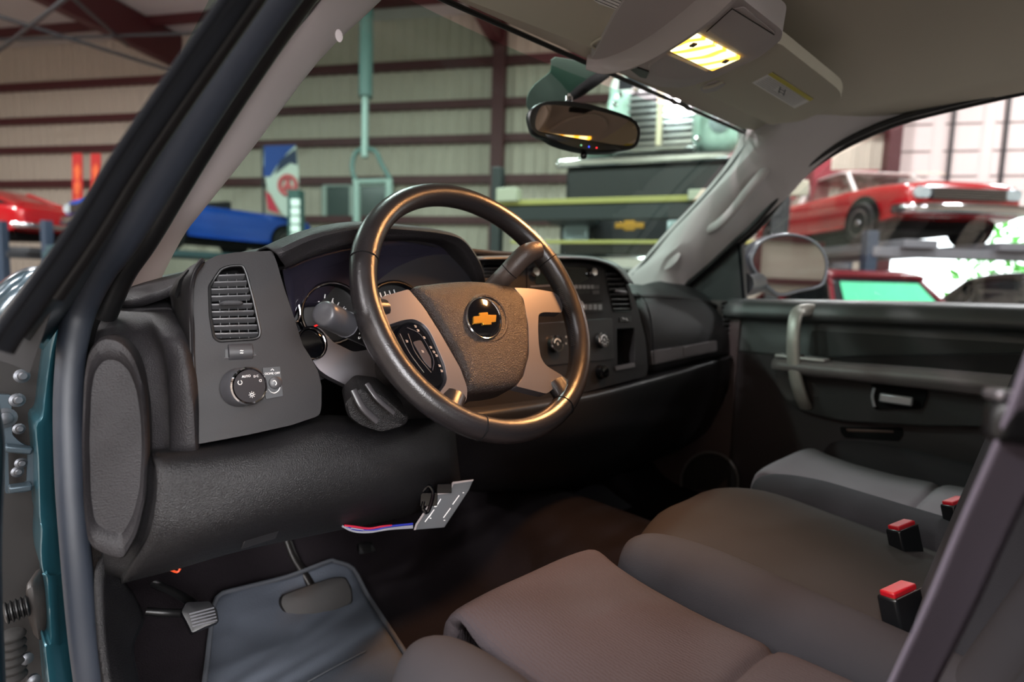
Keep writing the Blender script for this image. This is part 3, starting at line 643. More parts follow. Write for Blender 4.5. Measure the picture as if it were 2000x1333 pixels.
vent_in(lv,[((944,524),(988,523)),((945,531),(988,530)),((945,538),(988,537)),((946,545),(988,544))],db)
plate('storage_pocket',ST.pts(pk,-.035),ST.n,.004,BLACKM,db,bevel=0)
plate('pocket_lip',ST.pts([(1202,716),(1240,709),(1241,717),(1204,724)],.003),ST.n,.008,mat('lip_plastic',(110,106,108),.4),db,bevel=.001)
plate('vent_wheel',ST.pts(rp([(1210,620),(1233,618),(1234,628),(1211,629)],1),.002),ST.n,.003,BLACK,db,bevel=.0005)
multi('wheel_mark',segs([(ST.at(1216,621,.0026),ST.at(1220,624,.0026)),(ST.at(1222,622,.0026),ST.at(1226,626,.0026))],.0016,.0003,ST.n),LETTER,db)
rd=thing('car_radio','black car radio with dark display and chrome knobs in the center stack','car radio',tuple(ST.at(1100,550)))
plate('radio_face',ST.pts(rp([(1030,514),(1178,514),(1180,588),(1030,592)],4),.003),ST.n,.012,PLASTIC_SM,rd,bevel=.001)
plate('radio_display',ST.pts(rp([(1045,521),(1146,521),(1150,546),(1134,553),(1046,556)],4),.0042),ST.n,.002,mat('radio_glass',(12,22,20),.12),rd,bevel=.0004)
for x,y in ((1156,533),(1042,533)):
    lathe('radio_knob',[(.0105,0),(.010,.010),(.009,.012),(.007,.0125)],ST.at(x-2,y,.003),ST.n,CHROME,rd,n=24)
multi('cassette_slot',segs([(ST.at(1036,560,.0036),ST.at(1076,558,.0036))],.003,.001,ST.n),SILVER,rd)
for k in range(6): plate('preset_button',ST.pts(rp([(1114+k*8,557),(1120+k*8,556.6),(1121+k*8,564),(1115+k*8,564.5)],1),.0045),ST.n,.002,mat('button_grey',(150,150,152),.4),rd,bevel=.0004)
plate('button_row',ST.pts(rp([(1114,567),(1152,565),(1153,572),(1115,574)],1),.004),ST.n,.002,BLACK,rd,bevel=.0004)
for k in range(2): plate('side_button',ST.pts(rp([(1157,558+k*10),(1170,557+k*10),(1171,564+k*10),(1158,565+k*10)],1),.0045),ST.n,.002,mat('button_dark',(80,78,80),.4),rd,bevel=.0004)
# switch row
sw=thing('switch_bank','row of small white-marked buttons under the car radio','switch bank',tuple(ST.at(1155,600)))
plate('switch_plate',ST.pts(rp([(1132,593),(1178,591),(1179,608),(1133,611)],1),.002),ST.n,.003,BLACK,sw,bevel=.0005)
for k in range(4): plate('push_button',ST.pts(rp([(1140+k*9.5,595),(1147+k*9.5,594.6),(1147.5+k*9.5,605),(1140.5+k*9.5,605.5)],1),.004),ST.n,.002,mat('button_grey',(150,150,152),.4),sw,bevel=.0004)
lathe('round_button',[(.0125,0),(.012,.006),(.010,.007)],ST.at(1130,598,.002),ST.n,CHROME,sw,n=22)
# climate control
cl=thing('climate_control','black climate control panel with round chrome-ringed dials','climate control',tuple(ST.at(1130,670)))
plate('control_face',ST.pts(rp([(1050,632),(1196,622),(1200,702),(1054,716)],4),.002),ST.n,.006,mat('control_face',(30,29,31),.4),cl,bevel=.001)
for x,y,nm in ((1083,673,'fan_dial'),(1174,665,'mode_dial')):
    P0=ST.at(x-2,y,.002); dl=lathe(nm,[(.0175,0),(.0165,.010),(.015,.012)],P0,ST.n,BLACK,cl,n=32)
    lathe('chrome_ring',[(.0168,.009),(.0172,.0115),(.0160,.0130),(.0150,.0125),(.0150,.009)],P0,ST.n,CHROME,dl,n=32)
    lathe('dial_face',[(.0152,.011),(.0148,.0122),(.003,.0124)],P0,ST.n,DIAL,dl,n=32)
    f=P0+ST.n*.0127
    tube('sweep_mark',arc(f,.0095,20,170,ex=ST.ex,ey=ST.ey),.0009,LETTER,dl,n=6,smoothn=1)
    text('S' if nm=='fan_dial' else 'R',f-ST.ey*.001,ST.ex,ST.n,.0085,LETTER,dl)
    if nm=='mode_dial': multi('dial_tick',segs([(f+(ST.ex*math.cos(t)+ST.ey*math.sin(t))*.0085,f+(ST.ex*math.cos(t)+ST.ey*math.sin(t))*.0125) for t in [k*math.pi/5 for k in range(10)]],.0014,.0003,ST.n),LETTER,dl)
for x,y in ((1106,660),(1106,673),(1142,650),(1148,664)): text('*',ST.at(x,y,.0025),ST.ex,ST.n,.009,LETTER,cl)
k4=ST.at(1172,727,0); lathe('accessory_cover',[(.0165,0),(.016,.010),(.014,.015),(.010,.016)],k4,ST.n,GLOSSBLK,db,n=28)
# ---- passenger pad and glovebox
rows=[[(1236,562,.33),(1246,596,.215),(1262,650,.19),(1268,715,.185),(1270,735,.20)],
      [(1290,549,.40),(1300,578,.26),(1322,640,.19),(1332,700,.18),(1334,715,.20)],
      [(1350,551,.42),(1366,582,.26),(1382,640,.195),(1388,690,.185),(1390,700,.20)],
      [(1396,570,.40),(1404,598,.27),(1412,645,.20),(1416,688,.19),(1418,698,.20)],
      [(1430,592,.36),(1434,615,.25),(1436,650,.21),(1432,690,.20),(1432,698,.21)]]
loft('passenger_pad',[[AY(*p) for p in r] for r in rows],PLASTIC,db,su=5,sv=5,solid=.008)
tube('pad_seam',[AY(x,y,Y) for x,y,Y in [(1244,573,.26),(1258,585,.225),(1268,610,.205),(1274,650,.185),(1277,715,.178)]],.0012,BLACKM,db,n=6)
GP=PL(AY(1335,690,.176),(-.03,-.99,.12))
gt=plate('glovebox_trim',GP.pts(rp([(1273,686),(1400,666),(1401,686),(1274,713)],3)),GP.n,.008,mat('glovebox_silver',(118,112,114),.38,metal=.5),db,bevel=.0015)
plate('glovebox_latch',GP.pts(rp([(1336,678),(1366,673),(1366,690),(1337,697)],2),.0025),GP.n,.003,mat('glovebox_silver',(118,112,114),.38,metal=.5),gt,bevel=.001)
# passenger end vent
EV=PL(AY(1420,640,.205),(-.5,-.86,.05))
ev=rp([(1408,592),(1421,590),(1432,615),(1437,650),(1434,688),(1420,690),(1414,640)],3,2)
v_=tube('vent_frame',EV.pts(ev,.002),.0025,PLASTIC_SM,db,closed=True,n=6,smoothn=1)
plate('vent_recess',EV.pts(ev,.0),EV.n,.003,BLACKM,v_,bevel=0)
for k in range(10):
    y=597+k*9; xl=1409+k*.9; xr=1424+min(k,5)*2.2; slat(v_,EV,(xl,y),(xr,y),w=.003,d=.004,m=SL)
# lower dash beyond the column
rows=[[(870,800,.19),(1000,785,.19),(1150,762,.20),(1280,728,.205),(1432,690,.215)],
      [(870,806,.15),(1000,792,.15),(1150,768,.16),(1280,735,.165),(1430,696,.18)],
      [(870,825,.13),(1000,808,.132),(1150,784,.145),(1280,750,.15),(1428,708,.172)],
      [(870,870,.14),(1010,868,.14),(1160,850,.15),(1290,812,.16),(1420,765,.185)],
      [(880,940,.20),(1020,950,.21),(1180,925,.22),(1310,880,.23),(1395,835,.25)],
      [(890,960,.35),(1030,960,.36),(1180,935,.37),(1300,890,.38),(1380,850,.38)]]
loft('lower_panel',[[AY(*p) for p in r] for r in rows],mat('lower_plastic',(23,22,24),.42,bump=(420,.4),bdist=.001),db,su=5,sv=5,solid=.008)
# firewall and dash underside
fw=thing('firewall','black firewall at the front of the footwell','firewall',(0,.75,-.3))
plate('firewall_panel',[(-.82,.80,-.62),(.80,.80,-.62),(.80,.74,0),(-.82,.74,0)],(0,-1,0),.02,BLACKM,fw)
plate('kick_panel',[(.72,.80,-.62),(.70,.16,-.62),(.735,.17,0),(.78,.78,0)],(-1,0,0),.02,mat('kick_plastic',(62,50,50),.7,bump=(420,.3)),fw)
plate('kick_panel',[(-.82,.24,-.62),(-.80,.80,-.62),(-.80,.80,-.02),(-.81,.26,-.2)],(1,0,0),.02,PLASTIC_DK,fw)
# ================================================================== STEERING WHEEL AND COLUMN
HUB=V((-.40,0,0)); TL=math.radians(28.5)
WX=V((1,0,0)); WYv=V((0,math.sin(TL),math.cos(TL))); WN=V((0,-math.cos(TL),math.sin(TL)))
WPl=PL(HUB,WN)
def wp(a,r,d=0): 
    a=math.radians(a); return HUB+WX*(r*math.sin(a))+WYv*(r*math.cos(a))+WN*d
sw=thing('steering_wheel','black leather steering wheel with satin spokes and gold badge','steering wheel',tuple(HUB))
N=96; ringp=[wp(360*i/N,.1805) for i in range(N)]
def rimprof(a):   # thicker at the hand grips
    a=(a+180)%360-180; f=0
    for c in (-100,100,-62,62): f=max(f,math.exp(-((a-c)/14)**2)*.08)
    return 1+f
vs=[];fs=[];n=20
for i in range(N):
    a=360*i/N; k=rimprof(a); out=(ringp[i]-HUB).normalized()
    for j in range(n):
        t=2*math.pi*j/n; vs.append(ringp[i]+out*(.0160*k*math.cos(t))+WN*(.0172*k*math.sin(t)))
for i in range(N):
    for j in range(n): fs.append((i*n+j,i*n+(j+1)%n,((i+1)%N)*n+(j+1)%n,((i+1)%N)*n+j))
rim=mobj('rim',vs,fs,LEATHER,sw)
for a in (-69.5,63.5,-157.5,151.5):
    tube('seam',[wp(a,.1805)+ (wp(a,1)-HUB).normalized()*(.0163*rimprof(a)*math.cos(t))+WN*(.0176*rimprof(a)*math.sin(t)) for t in [2*math.pi*k/20 for k in range(20)]],.0007,BLACKM,rim,closed=True,n=6,smoothn=1)
# stitching along the inner side of the rim
pr=[]
for i in range(150):
    a=-66+i*(130/150); c=wp(a,.1805-.0150,-.006); t=(wp(a+.4,.1805-.015,-.006)-c).normalized(); o_=(HUB-c).normalized()
    pr.append((c-o_*.0012-WN*.003,c-o_*.0012+t*.0016+WN*.003))
for i in range(34):
    a=80+i*1.05; c=wp(a,.1805-.0165,.004); t=(wp(a+.4,.1805-.0165,.004)-c).normalized(); o_=(HUB-c).normalized(); pr.append((c+o_*.0004-WN*.0045,c+o_*.0004+t*.0015+WN*.0045))
multi('stitching',segs(pr,.0010,.0009,WN),STITCH,rim)
AP=WPl.off(-.012)
ab=cr([(a,b,0) for a,b in [(805,564),(835,557),(871,553),(915,551),(956,554),(1004,563),(1022,583),(1032,637),(1032,694),(1022,737),(1008,755),(984,764),(950,768),(917,769),(908,757),(897,719),(860,651),(826,597)]],3,True)
ab=[(p.x,p.y) for p in ab]
hubp=puff('airbag_cover',AP.pts(ab),WN,[(1,-.035),(1.0,-.002),(.985,.003),(.95,.0065),(.85,.010),(.6,.0135),(.3,.015),(0,.0155)],AIRBAG,sw)
EB=WPl.off(.0045)
em=ell(945,622,32,41,36,-22)
tube('badge_ring',EB.pts(em,.0),.0016,CHROME,sw,closed=True,n=8,smoothn=1)
bd=puff('badge',EB.pts(ell(945,622,31,40,36,-22)),WN,[(1,-.006),(1,0),(.7,.0022),(.3,.003),(0,.0032)],GLOSSBLK,sw)
tube('badge_well',AP.pts(ell(950,623,37,46,36,-22),.0125),.0035,AIRBAG,sw,closed=True,n=8,smoothn=1)
bow=[(925,618),(937,617),(936,611),(953,610),(954,615),(970,615),(969,629),(960,630),(961,634),(944,635),(943,631),(925,633)]
plate('bow_tie',EB.pts(bow,.0052),WN,.0035,GOLD,bd,bevel=.0006)
text('AIRBAG',AP.at(933,709,.0115),WX,WN,.0062,mat('airbag_print',(100,92,88),.5),sw)
# satin spokes
SPm=SILVER
def spoke(nm,outline,d,holes=()):
    return plate(nm,WPl.pts(outline,d),WN,.016,SPm,sw,bevel=.004,seg=3)
lo=rp([(741,586),(748,579),(798,565),(826,598),(860,651),(899,719),(913,758),(912,780),(904,793),(884,783),(858,768),(870,752),(873,741),(869,714),(846,660),(836,642),(826,632),(808,623),(786,626),(759,635)],[4,6,4,8,8,8,8,6,6,4,4,8,8,8,8,8,8,8,6,3],3)
spoke('left_spoke',lo,-.003)
ro=rp([(1004,562),(1040,564),(1083,571),(1094,582),(1100,600),(1097,611),(1062,610),(1052,614),(1051,640),(1052,668),(1056,698),(1066,714),(1082,724),(1100,735),(1096,745),(1084,757),(1068,770),(1040,763),(1008,755),(1022,737),(1033,694),(1032,637),(1022,583)],[3,8,8,6,6,3,8,8,8,8,10,8,8,3,4,4,6,8,3,6,8,8,6],3)
spoke('right_spoke',ro,-.003)
tube('spoke_hub',[WPl.at(746,605,-.014),WPl.at(725,604,-.010),WPl.at(712,606,-.004)],.016,LEATHER,sw,n=14,r2=.014)
tube('spoke_hub',[WPl.at(1095,590,-.012),WPl.at(1108,588,-.008),WPl.at(1122,590,-.004)],.020,LEATHER,sw,n=14,r2=.014)
tube('spoke_hub',[WPl.at(880,776,-.012),WPl.at(873,792,-.008),WPl.at(866,812,-.004)],.020,LEATHER,sw,n=14,r2=.014)
tube('spoke_hub',[WPl.at(1085,748,-.012),WPl.at(1096,762,-.008),WPl.at(1106,778,-.004)],.022,LEATHER,sw,n=14,r2=.014)
# left switch pod
pod=rp([(768,655),(778,637),(800,628),(820,634),(838,654),(864,714),(868,742),(858,762),(838,762),(810,738),(785,706),(770,680)],12,3)
po=puff('switch_pod',WPl.pts(pod,-.012),WN,[(1,-.02),(1,0),(.93,.004),(.5,.006),(0,.0065)],GLOSSBLK,sw)
for a_ in [[(797,652),(812,690),(842,728)],[(795,640),(822,655),(846,700),(845,724)],[(781,652),(800,690),(828,728)]]:
    tube('pod_groove',[WPl.at(x,y,-.0054) for x,y in a_],.0005,mat('pod_grey',(62,62,68),.4),po,n=6)
plate('cruise_button',WPl.pts(rp([(806,668),(822,664),(842,700),(843,722),(828,706)],5),-.0050),WN,.003,mat('cruise_face',(58,54,58),.3),po,bevel=.0006)
pr=[]
for x,y in [(811,637),(816,645),(828,659),(841,678),(847,687),(852,694),(858,714),(862,724),(825,686),(794,666)]:
    pr.append((WPl.at(x-2,y-1,-.0050),WPl.at(x+2.5,y+.5,-.0050))); pr.append((WPl.at(x-1,y+2,-.0050),WPl.at(x+3,y+2.5,-.0050)))
multi('button_mark',segs(pr,.0012,.0006,WN),mat('dim_print',(150,135,125),.6),po)
# column
sc=thing('steering_column','black steering column shroud with stalks behind the wheel','steering column',tuple(HUB-WN*.15))
rings=[]
for d,rx,ry,dx,dy in [(-.045,.050,.050,0,-.01),(-.06,.066,.062,0,-.012),(-.10,.086,.074,-.006,-.02),(-.15,.088,.078,-.006,-.025),(-.22,.085,.075,0,-.025),(-.30,.07,.06,0,-.03)]:
    r=[]
    for k in range(16):
        a=2*math.pi*k/16; ca,sa=math.cos(a),math.sin(a); ca=math.copysign(abs(ca)**.75,ca); sa=math.copysign(abs(sa)**.75,sa)
        r.append(HUB+WN*d+WX*(dx+rx*ca)+WYv*(dy+ry*sa))
    rings.append(r)
loft('column_shroud',rings,mat('shroud_plastic',(38,37,38),.45,bump=(420,.3),bdist=.001),sc,su=3,sv=2,closed=True,cap=True)
K=PL(AY(740,795,.03),(-.35,-.9,-.2))
puff('lower_shroud',K.pts(rp([(672,790),(700,760),(745,765),(800,815),(790,832),(745,845),(705,832),(680,815)],10)),K.n,[(1,-.05),(1,0),(.9,.004),(0,.006)],PLASTIC_DK,sc)
tube('tilt_lever',[AY(690,762,.02),AY(708,796,.012),AY(735,822,.012)],.006,mat('lever_plastic',(66,64,66),.35),sc,n=10,r2=.004)
tube('tilt_lever',[AY(716,750,.02),AY(738,780,.01),AY(768,806,.01)],.005,mat('lever_plastic',(66,64,66),.35),sc,n=10,r2=.003)
# turn signal stalk
a_=AY(631,612,-.015); b_=AY(676,634,.012); c_=AY(742,668,.045)
st_=lathe('turn_signal_stalk',[(.010,-.0015),(.0128,.0),(.0145,.003),(.0150,.012),(.0152,(b_-a_).length)],a_,b_-a_,mat('stalk_plastic',(64,64,68),.35),sc,n=24)
tube('stalk_arm',[b_,(b_+c_)/2,c_],.0148,BLACK,st_,n=20,rad=[1,.95,.9],smoothn=2)
tube('stalk_band',arc(b_,.0154,0,360,20,ex=(b_-a_).orthogonal().normalized(),ey=(b_-a_).cross((b_-a_).orthogonal()).normalized()),.0006,mat('groove_grey',(90,90,96),.4),st_,n=6,smoothn=1)
sn=(CAM-(b_+c_)/2); sx=(c_-b_).normalized(); sn=(sn-sx*sn.dot(sx)).normalized(); sy_=sn.cross(sx)
for k,(s,dy) in enumerate((('0',.004),('v',-.001),('o',-.006),('x',.001),('o',-.005),('-',.005))):
    al=b_+sx*(.006+.0055*k)+sn*.0148; text(s,al+sy_*dy-sn*abs(dy)*.3,sx,sn,.008,LETTER,st_)
# column gear lever
tube('gear_lever',[AY(925,610,.085),AY(960,566,.06),AY(990,535,.035),AY(1026,498,.02),AY(1052,488,.015)],.0150,mat('gear_grip',(70,58,52),.42,bump=(480,.4)),sc,n=18,rad=[.8,1,1,1.05,.9])
tube('lever_seam',arc(AY(995,530,.032),.0155,0,360,18,ex=(AY(1026,498,.02)-AY(960,566,.06)).orthogonal().normalized(),ey=(AY(1026,498,.02)-AY(960,566,.06)).normalized().cross((AY(1026,498,.02)-AY(960,566,.06)).orthogonal().normalized())),.0006,BLACKM,sc,n=6,smoothn=1)
# ================================================================== FOOTWELL
fl=thing('cab_floor','dark carpeted cab floor and transmission hump','carpet',(0,.1,FLZ))
rows=[]
for y,zc in [(-.95,0),(-.4,0),(.1,0),(.34,0),(.45,.06),(.60,.19),(.78,.34)]:
    rows.append([(x,y,FLZ+zc+h_) for x,h_ in [(-.86,0),(-.6,0),(-.34,0),(-.22,.03),(-.12,.13),(0,.16),(.12,.13),(.22,.03),(.34,0),(.6,0),(.80,0)]])
loft('floor_carpet',rows,CARPET,fl,su=3,sv=3,solid=.01)
rk=thing('door_sill','black ribbed plastic sill strip at the bottom left of the cab','sill',(-.83,0,-.6))
rows=[[(212,1075,.16),(240,1130,.17),(262,1160,.2)],[(196,1120,.14),(240,1190,.16),(282,1210,.2)],[(200,1230,.11),(232,1260,.13),(262,1262,.18)],[(210,1333,.08),(246,1333,.10),(272,1330,.16)],[(218,1430,.05),(256,1430,.07),(300,1430,.12)]]
loft('sill_cover',[[AY(*p) for p in r] for r in rows],PLASTIC_DK,rk,solid=.006)
TOE=PL((0,.36,FLZ+.004),(0,-.62,.78)); FLR=PL((0,0,FLZ+.012),(0,0,1))
def fp(x,y,h=0):
    q=FLR.at(x,y,h)
    return q if q.y<.36 else TOE.at(x,y,h+.008)
m_=thing('floor_mat','grey-blue carpet mat under the brake pedal','floor mat',tuple(FLR.at(600,1300)))
lft=[(640,1098),(560,1128),(470,1150),(424,1168),(412,1230),(405,1290),(398,1345),(392,1420)]
rgt=[(655,1098),(690,1112),(716,1160),(742,1200),(776,1252),(800,1290),(826,1345),(860,1420)]
rows=[]
for (a0,a1),(b0,b1) in zip(lft,rgt): rows.append([fp(a0+(b0-a0)*t,a1+(b1-a1)*t,.004) for t in (0,.2,.4,.6,.8,1)])
loft('mat_pile',rows,MATG,m_,su=4,sv=2,solid=.006)
e=[fp(x,y,.006) for x,y in lft[::-1]]+[fp(x,y,.006) for x,y in rgt]
tube('edge_binding',e,.004,mat('mat_binding',(66,69,75),.8),m_,n=8,smoothn=3)
tube('mat_seam',[fp(600,1333,.009),fp(660,1300,.009),fp(715,1272,.009)],.0015,mat('mat_binding',(66,69,75),.8),m_,n=6)
m_=thing('floor_mat','pale grey corner of the passenger mat beyond the tunnel','floor mat',tuple(AZ(1180,1000,FLZ)))
q=[(1150,948),(1178,946),(1200,965),(1235,990),(1275,1015),(1275,1060),(1215,1055),(1170,1030),(1120,1005),(1085,990),(1110,970)]
MQ=PL((.3,.42,-.55),(0,-.45,.89))
plate('mat_pile',MQ.pts(rp(q,8)),MQ.n,.008,MATG,m_,bevel=.003)
# brake pedal
bp_=thing('brake_pedal','worn black brake pedal pad on a curved arm','pedal',tuple(AY(615,1170,.36)))
BPp=PL(AY(615,1172,.36),(-.2,-.85,.5))
puff('pedal_pad',BPp.pts(rp([(545,1182),(548,1164),(590,1148),(650,1128),(676,1127),(688,1150),(690,1178),(660,1192),(582,1226),(570,1222)],8)),BPp.n,[(1,-.014),(1,-.003),(.95,.001),(.6,.003),(0,.004)],mat('pedal_rubber',(24,21,20),.6,bump=(90,.3)),bp_)
tube('pedal_arm',[AY(560,1050,.50),AY(575,1090,.46),AY(600,1130,.41),AY(618,1165,.375)],.008,mat('pedal_steel',(34,32,31),.4,metal=.6),bp_,n=10,r2=.005)
pp=thing('parking_brake_pedal','small ribbed black parking brake pedal left of the brake pedal','pedal',tuple(AY(390,1205,.3)))
q=PL(AY(392,1208,.28),(-.1,-.8,.6))
pd=puff('pedal_pad',q.pts(rp([(352,1196),(362,1176),(410,1174),(424,1192),(428,1216),(398,1228),(374,1240),(368,1226)],5)),q.n,[(1,-.016),(1,0),(.94,.003),(0,.005)],mat('pedal_black',(22,22,24),.25),pp)
multi('pad_rib',segs([(q.at(370+k*1.5,1200+k*6,.0055),q.at(418+k*1.5,1188+k*6,.0055)) for k in range(5)],.0018,.003,q.n),mat('rib_grey',(90,90,96),.3),pd)
tube('pedal_arm',[AY(285,1195,.33),AY(330,1198,.32),AY(372,1198,.30)],.006,BLACK,pp,n=10)
tube('pedal_arm',[AY(300,1140,.40),AY(345,1160,.36),AY(385,1185,.31)],.008,BLACK,pp,n=10,r2=.004)
gp=thing('accelerator_pedal','black accelerator pedal right of the brake pedal','pedal',tuple(AY(728,1130,.42)))
q=PL(AY(728,1130,.42),(-.1,-.9,.4))
puff('pedal_pad',q.pts(rp([(698,1062),(726,1058),(742,1090),(755,1165),(752,1190),(724,1194),(706,1140)],8)),q.n,[(1,-.012),(1,-.002),(.93,.002),(0,.003)],BLACK,gp)
# pcb with wires
pc=thing('circuit_board','small grey circuit board hanging under the knee panel','circuit board',tuple(AY(865,985,.06)))
B=PL(AY(868,985,.06),(-.55,-.75,.25))
plate('board',B.pts([(884,944),(925,937),(916,958),(868,1031),(808,1036),(812,1024),(850,966),(876,962)]),B.n,.004,BOARD,pc,bevel=.0005)
plate('board_edge',B.pts([(808,1036),(812,1024),(852,963),(876,960),(884,942),(925,937),(924,940),(886,946),(878,964),(854,967),(815,1026),(812,1036)],.0006),B.n,.002,mat('edge_white',(150,140,140),.5),pc,bevel=0)
pr=[]
for a,b in [((861,975),(852,990)),((848,996),(830,1020)),((897,968),(884,986)),((880,993),(866,1012)),((845,1000),(838,1011)),((852,990),(848,990))]: pr.append((B.at(*a,.0004),B.at(*b,.0004)))
for x,y in ((905,963),(841,1013),(868,1017),(850,986)): pr.append((B.at(x-1.5,y,.0004),B.at(x+1.5,y,.0004)))
multi('solder_trace',segs(pr,.0014,.0006,B.n),LETTER,pc)
box('connector',B.at(868,954,.002),(.022,.014,.012),GLOSSBLK,pc,(B.ex,B.ey,B.n),bevel=.001)
box('connector',B.at(838,975,-.006),(.026,.020,.014),GLOSSBLK,pc,(B.ex,B.ey,B.n),bevel=.001)
tube('board_clip',B.pts([(826,960),(838,950),(846,966),(836,1000),(826,994),(828,980)],.002),.003,GLOSSBLK,pc,n=8)
for m__,dy,pts_ in ((WRED,0,[(672,1027),(690,1029),(720,1033),(745,1029),(765,1027)]),(WBLUE,0,[(676,1030),(700,1035),(730,1036),(758,1029),(806,1024)]),(WWHT,0,[(668,1028),(690,1038),(720,1040),(760,1034),(806,1031)]),(WWHT,0,[(672,1029),(695,1034),(730,1037),(770,1032),(806,1028)])):
    tube('wire',[AY(x,y,.09-.02*(x-670)/136) for x,y in pts_],.0016,m__,pc,n=8)
tube('orange_wire_end',[AY(332,1113,.15),AY(346,1118,.15),AY(352,1111,.15)],.0015,mat('orange_wire',(225,80,40),.4),pc,n=6)
# ================================================================== SEATS
def zcush(y): return -.343-.010*math.exp(-((y+.30)/.12)**2)
def back(name,xc,hw,y0,sl,zt,m,t,bulge=.02,depth=.11):
    rings=[]
    for z,k in ((-.42,1),(-.34,1),(-.25,1),(-.1,1),(.05,.98),(zt-.06,.95),(zt-.015,.88),(zt,.7)):
        y=y0-sl*(z+.34); w=hw*k; r=[]
        for u,v_ in ((-1,-.5),(-1,-.16),(-.93,-.03),(-.8,0),(-.4,bulge/depth*.8),(0,bulge/depth),(.4,bulge/depth*.8),(.8,0),(.93,-.03),(1,-.16),(1,-.5),(.9,-1),(0,-1),(-.9,-1)):
            r.append((xc+u*w,y+v_*depth*(1 if k>.8 else .8),z))
        rings.append(r)
    return loft(name,rings,m,t,su=2,sv=3,closed=True,cap=True)
def seat(name,label,xc,hw,bol,mi,mb,y0,ztop):
    t=thing(name,label,'seat',(xc,-.3,FLZ)); iw=hw-bol
    rows=[]
    for y,kk in [(-.64,0),(-.52,0),(-.44,0),(-.392,.0),(-.378,.008),(-.364,0),(-.30,0),(-.22,0),(-.165,0)]:
        z=zcush(y)-kk+(.004 if y>-.18 else 0)
        rows.append([(xc+s*iw*1.05,y,z-.02*abs(s)**10) for s in (-1,-.9,-.5,0,.5,.9,1)])
    for y,z in [(-.132,-.337),(-.112,-.343),(-.100,-.362),(-.098,-.42),(-.11,-.56)]:
        rows.append([(xc+s*iw*1.05,y,z-.012*abs(s)**10) for s in (-1,-.9,-.5,0,.5,.9,1)])
    loft('seat_cushion',rows,mi,t,su=3,sv=3,solid=.02)
    for s in (-1,1):
        cx=xc+s*(hw-bol*.42); rings=[]
        for y,sc_,zo in [(-.66,1,-.01),(-.54,1,-.006),(-.40,1,.0),(-.28,1,.006),(-.24,1,.006),(-.195,.95,.002),(-.160,.84,-.006),(-.138,.60,-.020),(-.128,.25,-.040)]:
            r=[]
            for (u,w) in [(-.052,-.070),(-.040,-.024),(-.020,-.004),(.006,.002),(.030,-.004),(.050,-.026),(.060,-.08),(.060,-.16),(.05,-.24),(-.03,-.24),(-.052,-.14)]:
                r.append((cx+s*u*sc_*bol/.11,y,-.324+zo+(w if w>-.06 else -.06+(w+.06)*(.3+.7*sc_))))
            rings.append(r)
        loft('bolster',rings,mb,t,su=3,sv=3,closed=True,cap=True)
    back('backrest',xc,iw+.02,y0,.34,ztop,mi,t,bulge=.012,depth=.10)
    for s in (-1,1): back('backrest_bolster',xc+s*(hw-bol*.42),bol*.56,y0+.022,.34,ztop-.02,mb,t,bulge=.03,depth=.12)
    return t
seat('bucket_seat','charcoal cloth driver seat with pleated cushion nearest the open door',-.408,.232,.112,FAB,FABD,-.575,.24)
seat('bucket_seat','light grey cloth passenger seat beside the far door',.408,.245,.115,mat('seat_cloth_pale',(110,104,108),.95,bump=(900,.35),spec=.15,var=.1),FABD,-.50,.24)
ms=thing('jump_seat','plain brown cloth middle seat between the two front seats','seat',(-.01,-.3,FLZ))
rows=[]
for y,z in [(-.66,-.352),(-.54,-.352),(-.42,-.348),(-.30,-.338),(-.20,-.330),(-.14,-.332),(-.105,-.345),(-.088,-.37),(-.083,-.42),(-.095,-.56)]:
    rows.append([(-.005+x,y-.03*abs(x/.180)**4,z-.03*abs(x/.180)**6) for x in (-.180,-.16,-.08,0,.08,.16,.180)])
loft('seat_cushion',rows,FABM,ms,su=3,sv=3,solid=.02)
back('backrest',-.005,.178,-.474,.22,.10,FABD,ms,bulge=.012,depth=.12)
def buckle(label,px,X,Y,sc_,lean):
    c=AX(px[0],px[1],X)
    t=thing('seat_belt_buckle',label,'seat belt buckle',tuple(c),group=None)
    n=(CAM-c).normalized(); ex=V((.92,-.30,.10)).normalized(); ey=V((-.10,.28,1)); ey=(ey-ex*ey.dot(ex)).normalized(); ez=ex.cross(ey)
    A3=(ex,ey,ez)
    box('buckle_body',c-ey*.020*sc_,(.040*sc_,.050*sc_,.020*sc_),mat('buckle_black',(18,19,21),.25),t,A3,bevel=.003)
    box('buckle_stem',c-ey*.085*sc_,(.034*sc_,.085*sc_,.016*sc_),mat('buckle_black',(18,19,21),.25),t,A3,bevel=.003)
    box('release_button',c+ey*.0065*sc_,(.035*sc_,.007*sc_,.015*sc_),RED,t,A3,bevel=.002)
    tube('chrome_edge',[c+ex*a*sc_+ey*.0055*sc_+ez*.0105*sc_ for a in (-.019,0,.019)],.0006,CHROME,t,n=6)
    multi('press_mark',segs([(c-ex*.004-ey*.016+ez*.0102,c+ex*.004-ey*.016+ez*.0102),(c-ex*.006-ey*.022+ez*.0102,c+ex*.006-ey*.022+ez*.0102)],.0012,.0004,ez),mat('dark_grey_mark',(60,60,60),.6),t)
    return t
buckle('large black belt buckle with red button beside the driver seat bolster',(1757,1166),-.165,0,1.15,0)
buckle('black belt buckle with red button against the passenger seat bolster',(1763,1036),.10,0,1.15,0)
buckle('half-hidden belt buckle with red button behind the middle backrest edge',(1866,988),.22,0,1.1,0)
sb=thing('seat_belt','grey-violet shoulder belt webbing hanging in front of the driver backrest','seat belt',(-.45,-.55,-.1))
pth=[(2090,640,-.50),(2035,790,-.50),(2002,873,-.495),(1931,1025,-.485),(1860,1185,-.475),(1795,1318,-.465),(1740,1430,-.46)]
rows=[]
